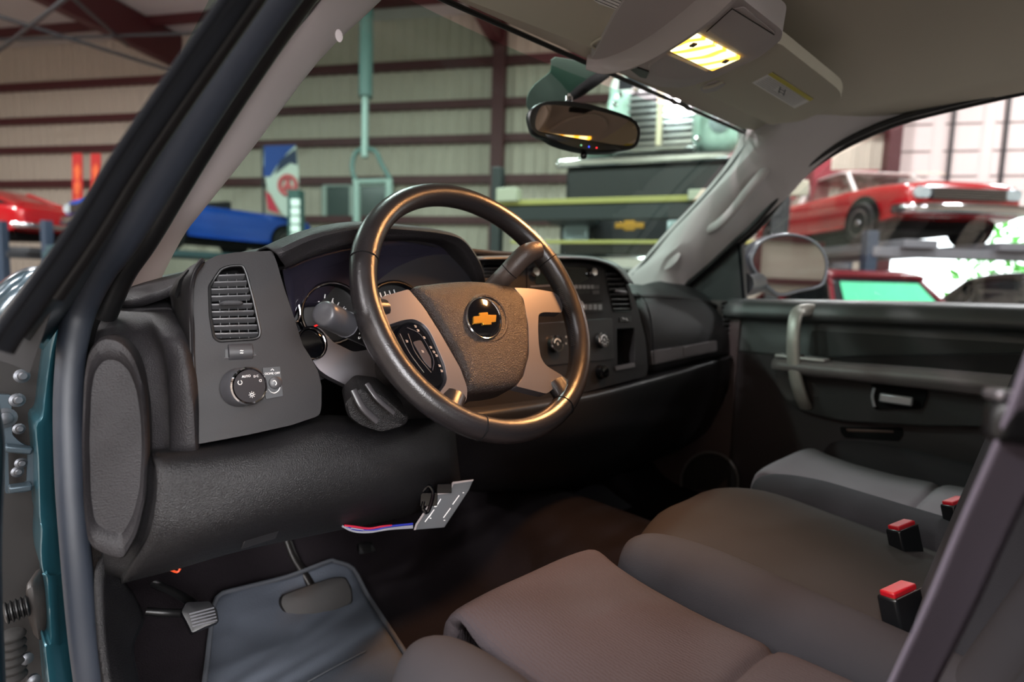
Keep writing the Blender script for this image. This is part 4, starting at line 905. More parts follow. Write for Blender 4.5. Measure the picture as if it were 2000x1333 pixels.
for x,y,X in pth:
    c=AX(x,y,X); t_=V((.90,-.42,-.12)).normalized(); w=.023
    rows.append([c-t_*w,c-t_*w*.4+V((0,.001,0)),c+t_*w*.4+V((0,.001,0)),c+t_*w])
loft('webbing',rows,BELT,sb,su=4,sv=2,solid=.0015)
c=AX(1998,828,-.50); A3_=(V((.75,-.62,-.1)).normalized(),V((.62,.75,0)).normalized(),V((.08,-.06,1)).normalized())
box('belt_guide',c,(.040,.016,.024),BLACK,sb,A3_,bevel=.007,seg=3)
box('guide_plate',c+V((0,.004,.014)),(.030,.012,.006),SILVER,sb,A3_,bevel=.002)
# ================================================================== PASSENGER DOOR
pdr=thing('vehicle_door','closed passenger door with dark trim, silver grab handle and armrest','door',(.75,-.2,-.6)); pdr['kind']='thing'
Ys=[.215,.10,-.05,-.25,-.5,-.9]
rows=[]
secs=[]
for y in Ys:
    s0=0 if y>.15 else 0
    zt=.004+.014*min(1,max(0,(.2-y)/.6))
    rows.append([(.79,y,zt-.004),(.765,y,zt+.004),(.742,y,zt+.001),(.722,y,zt-.010),(.712,y,zt-.035),(.716,y,zt-.050),(.738,y,zt-.062),(.742,y,zt-.085),(.738,y,-.12),(.735,y,-.150)])
loft('upper_panel',rows,mat('door_upper',(66,68,68),.42,bump=(420,.35),bdist=.001),pdr,su=3,sv=4,solid=.006)
DP=PL((.725,0,0),(-1,0,0))
lowm=mat('door_lower',(44,38,40),.6,bump=(420,.35),bdist=.001)
plate('lower_panel',[(.728,.168,-.150),(.728,-.95,-.150),(.728,-.95,-.62),(.728,.165,-.62)],(-1,0,0),.03,lowm,pdr,bevel=.004)
AR=PL((.70,0,0),(-1,0,0))
puff('bin_surround',AR.pts(rp([(1520,700),(1512,740),(1528,775),(1560,803),(1640,822),(1800,832),(2060,835),(2060,690),(1700,695)],[4,20,20,20,20,10,0,0,0],3)),(-1,0,0),[(1,-.03),(1,-.002),(.985,.003),(.96,.001),(0,.001)],mat('bin_dark',(28,27,28),.5,bump=(420,.3)),pdr)
# armrest
plate('trim_insert',rp([(.7325,-.03,-.070),(.7325,-.95,-.060),(.7325,-.95,-.120),(.7325,-.03,-.138)],.01),(-1,0,0),.004,mat('insert_dark',(22,25,24),.6,bump=(420,.3)),pdr,bevel=.001)
AQ=PL((.655,0,0),(-1,0,0))
a0=AQ.at(1568,722); ar=[]
rows=[]
for y,k in ((.03,0),(-.02,1),(-.12,1),(-.14,1.0),(-.3,1.15),(-.55,1.2),(-.95,1.2)):
    zt=-.149+.004*(1 if y<-.18 else 0)+.022*max(0,-y)*1; rows.append([(.73,y,zt+.004),(.665,y,zt+.003),(.645,y,zt-.004),(.638,y,zt-.016),(.645,y,zt-.030),(.665,y,zt-.038*k),(.73,y,zt-.042*k)])
loft('armrest',rows,mat('armrest_vinyl',(112,105,105),.45,bump=(420,.35),bdist=.001),pdr,su=2,sv=4,solid=.004)
box('window_switch_panel',(.672,-.035,-.1405),(.048,.125,.008),mat('switch_panel_silver',(205,202,200),.35,metal=.4),pdr,bevel=.003)
box('window_switch',(.668,-.03,-.1345),(.016,.022,.006),mat('button_dark',(80,78,80),.4),pdr,bevel=.002)
box('window_switch',(.668,-.002,-.1345),(.016,.016,.006),mat('button_dark',(80,78,80),.4),pdr,bevel=.002)
GH=[(1590,606,.73),(1572,606,.70),(1557,612,.672),(1551,635,.655),(1549,670,.648),(1550,705,.648),(1556,745,.655),(1566,778,.672),(1574,795,.70)]
tube('grab_handle',[AX(*p) for p in GH],.0165,mat('grab_silver',(170,166,160),.4,metal=.35),pdr,n=16,r2=.010,up=(-1,0,0),sq=.7,smoothn=5)
lt=box('door_lever',AX(1750,781,.672),(.012,.068,.022),mat('lever_silver',(176,176,180),.3,metal=.5),pdr,bevel=.004)
LV=PL((.69,0,0),(-1,0,0))
plate('lever_recess',LV.pts(rp([(1702,750),(1806,752),(1812,770),(1800,800),(1706,800)],6)),(-1,0,0),.01,BLACKM,pdr,bevel=.002)
tube('lever_rim',[LV.at(x,y,.008) for x,y in [(1708,758),(1704,775),(1708,795)]],.004,mat('lever_silver',(176,176,180),.3,metal=.5),pdr,n=8)
SPk=PL((.722,0,0),(-1,0,0))
plate('map_pocket_slot',DP.pts(rp([(1640,834),(1762,836),(1764,850),(1755,862),(1650,856),(1642,846)],4)),(-1,0,0),.004,BLACKM,pdr,bevel=.001)
plate('map_pocket_lip',DP.pts([(1652,838),(1745,842),(1745,846),(1655,843)],.001),(-1,0,0),.004,mat('pocket_lip_brown',(80,58,50),.5),pdr,bevel=.001)
KP2=PL((.705,0,0),(-1,0,0))
plate('speaker_grille',KP2.pts(ell(1385,945,54,58,32)),(-1,0,0),.03,mat('speaker_black',(22,20,20),.7,bump=(900,.5,'voronoi')),pdr,bevel=.004)
tube('speaker_ring',KP2.pts(ell(1386,943,56,60,32),.004),.004,mat('speaker_ring_grey',(96,94,96),.3),pdr,closed=True,n=8,smoothn=1)
# door frame seal, quarter panel, glass
seal=[(1330,566,.742),(1385,520,.742),(1440,469,.742),(1478,434,.742),(1547,352,.742),(1600,306,.742),(1670,266,.742),(1758,230,.742),(1864,202,.742),(2000,171,.742),(2200,128,.742)]
tube('window_seal',[AX(*p) for p in seal],.0085,BLACK,pdr,n=12)
tube('window_seal',[AX(x+6,y+7,X+.022) for x,y,X in seal[1:]],.0085,BLACK,pdr,n=12)
QP=PL((.758,0,0),(-1,0,0))
plate('quarter_panel',QP.pts([(1335,563),(1440,470),(1448,468),(1455,592),(1400,600),(1345,600)]),(-1,0,0),.02,mat('quarter_black',(18,17,19),.5),pdr)
tube('division_bar',[AX(1442,470,.76),AX(1448,530,.76),AX(1453,592,.76)],.005,RUBBERD,pdr,n=8)
plate('window_glass',[(.785,.25,.0),(.785,-1.0,.0),(.77,-1.0,.50),(.77,-.4,.52),(.775,-.05,.40),(.785,.20,.17)],(-1,0,0),.003,GLASSC,pdr,bevel=0)
# wing mirror
sm=PL((1.02,.24,.10),(-.585,-.81,0))
mo=cr([(a,b,0) for a,b in [(1472,492),(1488,470),(1515,460),(1547,458),(1582,467),(1606,487),(1616,515),(1612,545),(1600,560),(1560,569),(1526,577),(1508,569),(1480,538),(1467,512)]],3,True); mo=[(p.x,p.y) for p in mo]
sm_=puff('wing_mirror',sm.pts(mo),sm.n,[(.93,.004),(1,.004),(1.04,-.004),(1.04,-.03),(.95,-.09),(.7,-.13),(.2,-.14),(0,-.14)][::-1],mat('mirror_shell',(52,54,62),.35),pdr)
plate('mirror_glass',sm.pts([(1541+(x-1541)*.94,516+(y-516)*.93) for x,y in mo],.006),sm.n,.003,MIRROR,sm_,bevel=0)
tube('mirror_rim',sm.pts([(1541+(x-1541)*.99,516+(y-516)*.99) for x,y in mo],.005),.004,mat('mirror_rim_grey',(110,112,118),.3),sm_,closed=True,n=8,smoothn=1)
tube('mirror_arm',[AX(1452,555,.80),AX(1462,558,.90),sm.at(1500,545,-.12)],.030,mat('mirror_shell',(52,54,62),.35),sm_,n=12,r2=.035)
loft('outer_skin',[[(.80,y,-.02),(.86,y,-.12),(.89,y,-.3),(.88,y,-.62)] for y in (.25,-.4,-1.0)],TEAL,pdr,su=2,sv=3)
loft('bed_side',[[(.80,y,-.0),(.87,y,-.1),(.90,y,-.3),(.90,y,-.75)] for y in (-1.08,-2,-3,-3.9)],TEAL,tb,su=2,sv=3)
loft('rear_pillar',[[(.80,-1.08,0),(.78,-1.12,.25),(.74,-1.16,.5)],[(.80,-1.30,0),(.78,-1.26,.25),(.74,-1.24,.5)]],TEAL,tb,su=2,sv=3)
# ================================================================== WORKSHOP
FH=V((F.x,F.y,0)).normalized(); RH=V((F.y,-F.x,0)).normalized()
th=math.radians(12)
WU=(RH*math.cos(th)-FH*math.sin(th)).normalized(); WNI=(FH*math.cos(th)+RH*math.sin(th)).normalized()  # along the wall / into the wall
O16=CAM+ray(1000,560)*15.5; O16.z=GROUND
WPL=PL(O16,-WNI)
def ws(x,y,d=0):
    q=WPL.at(x,y,d)-O16; return q.dot(WU),q.z
def wv(s,z,d=0): return O16+WU*s+V((0,0,z))-WNI*d
UPZ=V((0,0,1)); WA=(WU,WNI,UPZ)
CREAM=mat('wall_insulation',(196,186,172),.8,bump=(3,.1),var=.06)
MAROON=mat('maroon_steel',(80,34,38),.5)
CEILM=mat('roof_insulation',(206,202,198),.85)
H=8.4
s_l,s_d=-24,ws(1738,400)[0]; zdoor=ws(1990,412)[1]
# corrugated wall sheet: real ribs
def ribbed(name,s0,s1,z0,z1,step=.32,m=CREAM):
    vs=[];fs=[];s=s0;pr=[]
    while s<s1-1e-6:
        for ds,d in ((0,0),(step*.70,0),(step*.78,.035),(step*.92,.035)):
            if s+ds<s1: pr.append((s+ds,d))
        s+=step
    pr.append((s1,0))
    for a,d in pr: vs+=[wv(a,z0,d),wv(a,z1,d)]
    for i in range(len(pr)-1): fs.append((2*i,2*i+2,2*i+3,2*i+1))
    o=mobj(name,vs,fs,m,smooth=False); md=o.modifiers.new('s','SOLIDIFY'); md.thickness=.05; md.offset=0
    return struct(o)
ribbed('wall_back',s_l,s_d,0,H)
DOORM=mat('door_panels',(232,214,212),.6,emit=((232,210,208),.0))
plate_=ribbed('wall_back_upper',s_d,s_d+12,zdoor,H,step=1.0,m=DOORM)
# sectional door joints
pr=[]
for y in (243,296,345): 
    z=ws(1840,y)[1]; pr.append((wv(s_d+6,z,.03),(12,.02,.03),WA))
struct(multi('door_1_seam',pr,mat('seam_grey',(120,104,104),.7)))
k=0
for x0 in (1853,1957,2060):
    s=ws(x0,300)[0]; k+=1
    struct(box('door_%d'%(k+1),wv(s,(zdoor+H)/2,.06),(.06,.06,H-zdoor),mat('track_dark',(60,56,58),.5),None,WA,bevel=0))
k=0
for y,hh in ((122,.22),(203,.20),(272,.20),(352,.22),(432,.2)):
    z=ws(1000,y)[1]; k+=1
    struct(box('trim_%d'%k,wv((s_l+s_d)/2,z,.12),(s_d-s_l,.2,hh),MAROON,None,WA,bevel=0))
z7=ws(1000,352)[1]
for x,w in ((975,.32),(1728,.26),(-250,.3)):
    k+=1; s=ws(x,350)[0]
    struct(box('trim_%d'%k,wv(s,H/2,.25),(w,.35,H),MAROON,None,WA,bevel=0))
# other walls, floor, ceiling
struct(box('floor',CAM+V((0,0,GROUND-CAM.z-.1)),(90,90,.2),mat('concrete_floor',(120,112,106),.35,var=.15),None,bevel=0))
cc=wv((s_l+s_d+12)/2,H,12)
LW=s_d+12-s_l
struct(box('ceiling',cc+V((0,0,.1)),(LW,26,.2),CEILM,None,WA,bevel=0))
struct(box('wall_left',wv(s_l,H/2,12),(.2,26,H),CREAM,None,WA,bevel=0))
struct(box('wall_right',wv(s_d+12,H/2,12),(.2,26,H),CREAM,None,WA,bevel=0))
struct(box('wall_front',wv((s_l+s_d+12)/2,H/2,25),(LW,.2,H),CREAM,None,WA,bevel=0))
for i in range(6):
    k+=1; struct(box('trim_%d'%k,wv(s_l+3+7.5*i,H/2,24.6),(.35,.4,H),MAROON,None,WA,bevel=0))
for z in (1.6,3.0,4.4,5.8):
    k+=1; struct(box('trim_%d'%k,wv((s_l+s_d+12)/2,z,24.8),(LW-1,.2,.2),MAROON,None,WA,bevel=0))
# roof steel
k=20
for s in (ws(352,140)[0],ws(975,100)[0],ws(1735,100)[0],ws(-420,140)[0]):
    k+=1; 
    r=struct(box('ceiling_beam',wv(s,H-.5,12),(.30,25,.9),MAROON,None,WA,bevel=0))
for i in range(7):
    struct(box('ceiling_beam',wv((s_l+s_d+10)/2,H-.12,1.2+2.6*i),(LW-1,.14,.24),MAROON,None,WA,bevel=0))
DK=mat('pipe_dark',(44,46,48),.5)
for i,(a,b) in enumerate([((0,78,13),(520,60,12.5)),((-40,20,10),(500,190,14)),((150,-20,9),(-80,160,14)),((250,90,14),(100,-40,9))]):
    o=tube('roof_pipe',[AD(*a),AD(*b)],.035,DK,None,n=8,smoothn=1); tag(o,['thin dark conduit pipe running level under the roof steel','dark brace rod sloping down to the right under the roof','dark brace rod sloping steeply down to the left under the roof','short dark rod crossing the maroon roof beam'][i],'pipe')
# ---- ceiling lamps
LAMPE=mat('lamp_tube',(255,252,244),.4,emit=((255,250,240),9))
def lamp(s,d,E,first=[None]):
    c=wv(s,H-.75,d); dd=c-CAM; zz_=dd.dot(F)
    if zz_>0 and abs(dd.dot(RR)/zz_*FPX)<1150 and -40<666-FPX*dd.dot(UU)/zz_<1333: return
    if first[0] is None:
        t=thing('ceiling_lamp','long white fluorescent high bay lamp hanging from the workshop ceiling','lamp',c,'ceiling lamps of the workshop')
        box('lamp_housing',c+V((0,0,.06)),(1.3,.42,.08),mat('lamp_white',(220,220,220),.5),t,WA,bevel=.01)
        box('lamp_tube',c,(1.2,.34,.04),LAMPE,t,WA,bevel=.01)
        tube('lamp_cable',[c+V((0,0,.1)),c+V((0,0,.75))],.01,DK,t,n=6,smoothn=1); first[0]=t
    else:
        src=first[0]; t=src.copy(); COL.objects.link(t); t.location=c; TOPS.append(t)
        for ch in [o for o in bpy.data.objects if o.parent==src]:
            q=ch.copy(); COL.objects.link(q); q.parent=t
    ld=bpy.data.lights.new('lamp_light','AREA'); ld.shape='RECTANGLE'; ld.size=1.2; ld.size_y=.34; ld.energy=E; ld.color=(1,.98,.98)
    lo_=bpy.data.objects.new('lamp_light',ld); COL.objects.link(lo_); lo_.location=c-V((0,0,.05)); LIGHTS.append(lo_)
LIGHTS=[]
for s in (-13,-6.5,0,6.5,13):
    for d in (3.0,9.5,18.5,22.5): lamp(s,d,({3.0:165,9.5:430}.get(d,600) if s<3 else 400))
# ---- generic classic car
TIRE=mat('tyre',(20,20,21),.8); HUBM=mat('hub_metal',(150,150,155),.25,metal=.9)
def car(name,label,cat,paint,org,head,L=4.7,W=1.85,Hh=1.35,fast=0,roofmat=None,gm=None,grille=True,lowmat=None,conv=False,wsm=None):
    """head: unit vector to the front of the car"""
    hd=V(head).normalized(); sd=V((hd.y,-hd.x,0)); t=thing(name,label,cat,org)
    def q(x,y,z): return V(org)+hd*x+sd*y+V((0,0,z))
    st=[(-.5,.80,.50,.78),(-.49,.92,.42,.86),(-.42,.97,.34,.93),(-.30,1,.30,.95),(-.1,1,.28,.94),(.12,1,.28,.93),(.30,1,.30,.92),(.42,.98,.33,.88),(.485,.94,.38,.84),(.5,.88,.46,.78)]
    rings=[]
    for x,w,zb,zt in st:
        hw=W/2*w; b=zb*Hh/1.35; tp=zt*Hh/1.35; r=[]
        for yy,zz in [(-.86,tp-.01),(-.97,tp-.07),(-1,(b+tp)/2+.05),(-.97,b+.05),(-.88,b),(.88,b),(.97,b+.05),(1,(b+tp)/2+.05),(.97,tp-.07),(.86,tp-.01),(.4,tp+.03),(-.4,tp+.03)]: r.append(q(x*L,yy*hw,zz))
        rings.append(r)
    loft('body',rings,paint,t,su=3,sv=3,closed=True,cap=True)
    if lowmat:
        loft('lower_body',[[q(x*L,y_*W/2*1.06,z) for y_,z in ((1,.30),(1,.62))] for x in (-.4,-.2,0,.2,.4)],lowmat,t,su=1,sv=1,solid=.01)
    z0=.90*Hh/1.35
    cab=[(-.36 if not fast else -.46,.72,0.0),(-.27 if not fast else -.30,.70,.55),(-.20,.68,.88),(-.08,.67,1),(.05,.67,1),(.10,.68,.90),(.205,.76,0.0)]
    if not conv:
        rings=[]
        for x,w,f in cab:
            zt=z0+(Hh-z0)*f+.01; r=[]
            for yy,k in [(-1,0),(-.90,.6),(-.80,1),(0,1.04),(.80,1),(.90,.6),(1,0)]:
                r.append(q(x*L,yy*w*W/2*1.12,z0-.02+(zt-z0+.02)*min(k,1)))
            rings.append(r)
        loft('glasshouse',rings,gm or mat('car_glass',(40,46,48),.06),t,su=2,sv=2,cap=False)
        rr=[]
        for x,w,f in cab[2:6] if not fast else cab[0:6]:
            zt=z0+(Hh-z0)*f+.022; rr.append([q(x*L,yy*w*W/2*.95,zt-(.03 if abs(yy)>.9 else 0)) for yy in (-1,-.8,0,.8,1)])
        loft('roof',rr,roofmat or paint,t,su=2,sv=2,solid=(.08 if wsm else .03))
        if wsm: plate('windscreen',[q(.212*L,-.66*W/2,z0+.02),q(.212*L,.66*W/2,z0+.02),q(.118*L,.54*W/2,Hh-.07),q(.118*L,-.54*W/2,Hh-.07)],(hd+UPZ),.01,wsm,t,bevel=0)
        for s in (-1,1):
            bar('pillar',q(.205*L,s*.74*W/2*1.1,z0),q(.09*L,s*.62*W/2,Hh-.01),.05,.05,roofmat or paint,t)
            bar('pillar',q(-.14*L,s*.76*W/2*1.1,z0),q(-.15*L,s*.62*W/2,Hh-.01),.09,.05,roofmat or paint,t)
            bar('pillar',q((-.36 if not fast else -.46)*L,s*.74*W/2*1.1,z0),q(-.20*L,s*.62*W/2,Hh-.03),.14,.05,roofmat or paint,t)
    else:
        bar('pillar',q(.19*L,-.8,z0-.02),q(.08*L,-.65,Hh),.05,.05,paint,t); bar('pillar',q(.19*L,.8,z0-.02),q(.08*L,.65,Hh),.05,.05,paint,t); bar('windscreen_header',q(.08*L,-.66,Hh),q(.08*L,.66,Hh),.05,.05,CHROME,t)
        bar('seat_back',q(-.05*L,-.5,z0+.1),q(-.05*L,.5,z0+.1),.12,.25,BLACK,t)
    box('underbody',q(0,0,.30*Hh/1.35),(L*.86,W*.80,.22),BLACKM,t,(hd,sd,UPZ),bevel=.03)
    for x in (-.30,.31):
        for s in (-1,1):
            c=q(x*L,s*(W/2+.02),.33); ax=sd*s
            lathe('wheel_arch',[(.40,0),(.40,.025),(.36,.03)],c-V((0,0,-.03))-ax*.02,ax,BLACKM,t,n=24)
            w_=lathe('wheel',[(.20,-.2),(.33,-.19),(.335,-.02),(.31,.03),(.22,.035)],c+ax*.015,ax,TIRE,t,n=28)
            lathe('hub',[(.21,.0),(.215,.042),(.17,.03),(.06,.03),(.05,.055),(0.01,.06)],c+ax*.015,ax,HUBM,w_,n=20)
    zf=.62*Hh/1.35
    if grille:
        g_=box('grille',q(L*.505,0,zf+.06),(.05,W*.62,.17),mat('grille_dark',(50,50,54),.3,metal=.6),t,(hd,sd,UPZ),bevel=.01)
        multi('grille_bar',[(q(L*.512,0,zf-.01+.035*i),(.05,W*.6,.008),(hd,sd,UPZ)) for i in range(5)],CHROME,g_)
        for s in (-1,1):
            for j in (0,1): lathe('headlight',[(.085,-.03),(.088,.01),(.078,.02),(.07,.012),(.02,.02)],q(L*.505,s*(W*.36+.0+j*.085-.02),zf+.07),hd,mat('headlight_glass',(190,205,210),.1,metal=.3),t,n=18)
        bm_=tube('bumper',[q(L*.46,-W*.51,zf-.16),q(L*.515,-W*.44,zf-.16),q(L*.535,0,zf-.16),q(L*.515,W*.44,zf-.16),q(L*.46,W*.51,zf-.16)],.05,CHROME,t,n=12,r2=.075,up=(0,0,1),sq=.7)
    tube('rear_bumper',[q(-L*.46,-W*.50,zf-.14),q(-L*.515,-W*.42,zf-.14),q(-L*.52,0,zf-.14),q(-L*.515,W*.42,zf-.14),q(-L*.46,W*.50,zf-.14)],.04,CHROME,t,n=10,r2=.06,up=(0,0,1),sq=.7)
    return t
def dirang(deg): # heading measured from the camera's forward axis, clockwise seen from above
    a=math.radians(deg); return FH*math.cos(a)+RH*math.sin(a)
RP=mat('car_red',(176,18,28),.18,coat=.8); BP=mat('car_blue',(24,84,190),.2,coat=.8,metal=.3); GREYP=mat('car_silver',(130,130,134),.3,metal=.5)
def lift_platform(label,c,hd,L=5.2,z=0,m=None,wid=2.3,ph=.5):
    hd=V(hd).normalized(); sd=V((hd.y,-hd.x,0)); c=V(c)
    t=thing('car_lift',label,'car lift',(c.x,c.y,GROUND))
    for s in (-1,1): box('runway',c+sd*(s*.72)-V((0,0,.06)),(L,.5,.12),m or mat('lift_grey',(70,74,78),.5),t,(hd,sd,UPZ),bevel=.01)
    for a in (-1,1): box('crossbeam',c+hd*(a*L*.46)-V((0,0,.18)),(.2,wid+.4,.14),m or mat('lift_grey',(70,74,78),.5),t,(hd,sd,UPZ),bevel=.01)
    top=c.z+ph
    for a in (-1,1):
        for s in (-1,1): box('post',V((c.x,c.y,(GROUND+top)/2))+hd*(a*L*.46)+sd*(s*(wid/2+.2)),(.16,.16,top-GROUND),mat('lift_post',(50,66,84),.5),t,(hd,sd,UPZ),bevel=.01)
    return t
# red fastback, far left
p=AD(35,486,13.2); hd=dirang(-82)
car('classic_car','red coupe over a silver lower body on a lift at the far left','car',RP,p-hd*-1.2,hd,fast=1,lowmat=GREYP)
lift_platform('grey four-post lift under the red coupe at the far left',p+hd*1.2,hd)
# blue convertible behind the A pillar
p=AD(402,496,12.6); hd=dirang(-153)
car('classic_car','blue open-top car on a lift seen through the left of the windshield','car',BP,p,hd,L=4.6,conv=True,Hh=1.4)
lift_platform('dark four-post lift under the blue open-top car',p,hd,m=mat('lift_teal',(60,86,92),.5))
# red two-door with chrome front, right
p=AD(1735,492,8.6); hd=dirang(180+68)
pp_=AD(1790,470,9.2); hd=(dirang(40+180+26)); 
vd=V(((pp_-CAM).x,(pp_-CAM).y,0)).normalized(); sdv=V((vd.y,-vd.x,0))
hd=(-vd*math.cos(math.radians(38))+sdv*math.sin(math.radians(38))).normalized()
fc=AD(1862,468,8.4)  # ground contact height taken under the front
org=fc-hd*2.2; org.z=AD(1730,473,8.6).z
car('classic_car','red two-door classic with white roof and chrome bumper on a lift by the bright doorway','car',RP,org,hd,roofmat=mat('white_vinyl',(226,218,214),.5),gm=glass('car_window',(.75,.78,.78),.1))
lift_platform('grey four-post lift carrying the white-roofed red classic',org,hd,L=5.0,m=mat('lift_light',(120,122,128),.5),ph=.12)
# parked cars below
for (x,y,D,nm,lb,pm,gmm,ang) in [(1670,543,8.0,'parked_car','dark red parked car with green-tinted windshield below the lifted classic',mat('car_maroon',(110,30,40),.2,coat=.7),mat('mint_reflection',(96,210,160),.1),30),(2060,548,8.0,'parked_car','black parked car low at the right window edge',mat('car_black',(26,28,30),.15,coat=.8),mat('cyan_glare',(40,120,130),.08),30)]:  # green reflection and cyan glare are painted in as the windscreen colours
    tp=AD(x,y,D); vd=V(((tp-CAM).x,(tp-CAM).y,0)).normalized(); sdv=V((vd.y,-vd.x,0)); hd=(-vd*math.cos(math.radians(ang))+sdv*math.sin(math.radians(ang))).normalized()
    car(nm,lb,'car',pm,(tp.x,tp.y,GROUND),hd,Hh=tp.z-GROUND,W=1.9,wsm=gmm)
# high truck with chrome grille on a lift, through the windshield
tk=thing('lifted_truck','white truck with tall chrome bar grille raised high on a lift','truck',AD(1270,300,6.6))
bp0=AD(1275,258,6.4); hd=(-V((bp0.x-CAM.x,bp0.y-CAM.y,0)).normalized()); hd=Matrix.Rotation(math.radians(-8),3,'Z')@hd; sd=V((hd.y,-hd.x,0))
A3=(sd,hd,UPZ); zz=bp0.z
def tq(s,f_,z): return V((bp0.x,bp0.y,zz))+sd*s+hd*f_+V((0,0,z))
sgn=1 if sd.dot(RH)>0 else -1
def tb_(nm,s,f_,z,sz,m,bev=.03): return box(nm,tq(s*sgn,f_,z),sz,m,tk,A3,bevel=bev,seg=3)
WHT=mat('truck_white',(206,236,222),.25,coat=.6)
tb_('hood',0,-.75,.18,(1.15,1.4,.75),WHT,.15)
tb_('fender',-.70,-.65,.05,(.42,1.3,.55),WHT,.15)
tb_('fender',.70,-.65,.05,(.42,1.3,.55),WHT,.15)
tb_('cab',0,-2.2,.65,(1.7,1.6,1.1),WHT,.15)
tb_('windshield_glass',0,-1.38,.85,(1.4,.06,.55),mat('car_glass',(40,46,48),.06),.02)
gr=tb_('grille',.08,.0,.15,(.70,.06,.66),mat('grille_dark',(50,50,54),.3,metal=.6),.02)
multi('grille_bar',[(tq(.08*sgn,.05,-.14+.072*i),(.72,.06,.036),A3) for i in range(9)],CHROME,gr)
tb_('grille_post',.08,.07,.15,(.07,.06,.68),mat('post_cream',(190,176,150),.3,metal=.5),.01)
tb_('bumper',0,.22,-.36,(2.1,.16,.10),CHROME,.03); tb_('bumper',.05,.24,-.25,(.9,.12,.07),CHROME,.03)
for s in (-.72,.72):
    lathe('headlight',[(.11,-.05),(.12,.01),(.10,.03),(.02,.045)],tq(s*sgn,.03,.06),hd,mat('headlight_glass',(190,205,210),.1,metal=.3),tk,n=20)
for s,z in ((-.42,.30),(-.42,-.02),(.50,.14),(.50,-.14),(.95,-.30),(-.2,.46),(-.36,.40)):
    lathe('marker_lamp',[(.030,0),(.032,.04),(.01,.055)],tq(s*sgn,.10,z),hd,CHROME,tk,n=12)
lathe('amber_lamp',[(.045,0),(.045,.03),(.01,.05)],tq(.74*sgn,.10,.10),hd,mat('amber',(230,140,40),.3),tk,n=14)
tb_('valance',0,.05,-.62,(1.9,.3,.46),BLACK,.05)
tb_('underbody',0,-1.6,-.62,(1.7,3.2,.5),BLACK,.05)
for s in (-.72,.72): lathe('wheel',[(.2,-.14),(.42,-.13),(.42,.13),(.2,.14)],tq(s*sgn,-.75,-.72),sd,TIRE,tk,n=28)
lf=thing('car_lift','black lift with yellow-edged runways between the white truck and the black pickup','car lift',tq(0,-1,GROUND-zz))
YB=mat('lift_yellow',(176,170,96),.5); LB=mat('lift_black',(34,40,42),.5)
ZR=AD(1200,384,5.0).z-zz
for s in (-.75,.75): box('runway',tq(s*sgn,-1.2,ZR-.06),(.5,5.0,.10),LB,lf,A3,bevel=.01)
box('crossbeam',tq(-.0*sgn,1.40,ZR),(2.6,.10,.05),YB,lf,A3,bevel=.005)
box('crossbeam',tq(-.0*sgn,1.35,ZR-.10),(2.6,.14,.14),LB,lf,A3,bevel=.005)
box('crossbeam',tq(-.1*sgn,-3.6,ZR-.1),(2.9,.16,.2),LB,lf,A3,bevel=.005)
ZL=AD(1200,470,5.0).z-zz
box('crossbeam',tq(0,1.5,ZL),(2.2,.05,.03),YB,lf,A3,bevel=.005)
for s,f_,tz in ((-1.32,1.35,AD(1010,298,5.0).z-zz),(1.27,1.35,AD(1575,300,5.0).z-zz),(-1.6,-3.6,.1),(1.7,-3.6,.1)):
    hh_=tz-(GROUND-zz); box('post',tq(s*sgn,f_,tz-hh_/2),(.10,.12,hh_),LB,lf,A3,bevel=.01)
box('control_box',tq(-1.16*sgn,1.45,ZR+.07),(.22,.14,.13),mat('box_cream',(190,190,170),.5),lf,A3,bevel=.01)
box('control_box',tq(.62*sgn,1.47,ZR+.02),(.16,.06,.09),mat('box_cream',(190,190,170),.5),lf,A3,bevel=.01)
pk_=thing('black_pickup','black pickup front with gold badge under the lifted white truck','truck',tq(0,.3,GROUND-zz))
def pb(nm,s,f_,z,sz,m,bev=.03): return box(nm,tq(s*sgn,f_,z),sz,m,pk_,A3,bevel=bev,seg=3)
z0=AD(1195,436,6.1).z-zz
pb('hood',0,-.9,z0+.16,(1.9,1.8,.22),mat('car_black',(26,28,30),.15,coat=.8),.08)
pb('nose',0,.0,z0-.12,(2.0,.5,.55),mat('car_black',(26,28,30),.15,coat=.8),.08)
pb('cab',0,-2.3,z0+.35,(1.75,1.7,.9),mat('car_black',(26,28,30),.15,coat=.8),.15)
g_=pb('grille',0,.27,z0-.05,(1.1,.04,.32),mat('grille_dark',(50,50,54),.3,metal=.6),.01)
plate('badge',[tq((-.16+a)*sgn,.31,z0+b) for a,b in [(-.16,.03),(-.06,.03),(-.06,.055),(.06,.055),(.06,.03),(.16,.03),(.16,-.03),(.06,-.03),(.06,-.055),(-.06,-.055),(-.06,-.03),(-.16,-.03)]],hd,.03,GOLD,pk_)
for s in (-.78,.78):
    pb('headlight',s*.5 if s>0 else s,.27,z0-.05,(.30,.06,.22),mat('headlight_glass',(190,205,210),.1,metal=.3),.03)
pb('bumper',0,.34,z0-.42,(2.0,.2,.18),CHROME,.04)
for s in (-.8,.8): lathe('wheel',[(.2,-.13),(.40,-.12),(.40,.12),(.2,.13)],V((0,0,0))+tq(s*sgn,-.7,GROUND-zz+.40),sd,TIRE,pk_,n=24)
for s in (-.8,.8): lathe('wheel',[(.2,-.13),(.40,-.12),(.40,.12),(.2,.13)],V((0,0,0))+tq(s*sgn,-3.6,GROUND-zz+.40),sd,TIRE,pk_,n=24)
pb('bed',0,-3.5,z0-.05,(1.9,2.0,.6),mat('car_black',(26,28,30),.15,coat=.8),.06)
pb('chassis',0,-1.8,z0-.5,(1.6,4.4,.2),BLACKM,.03)
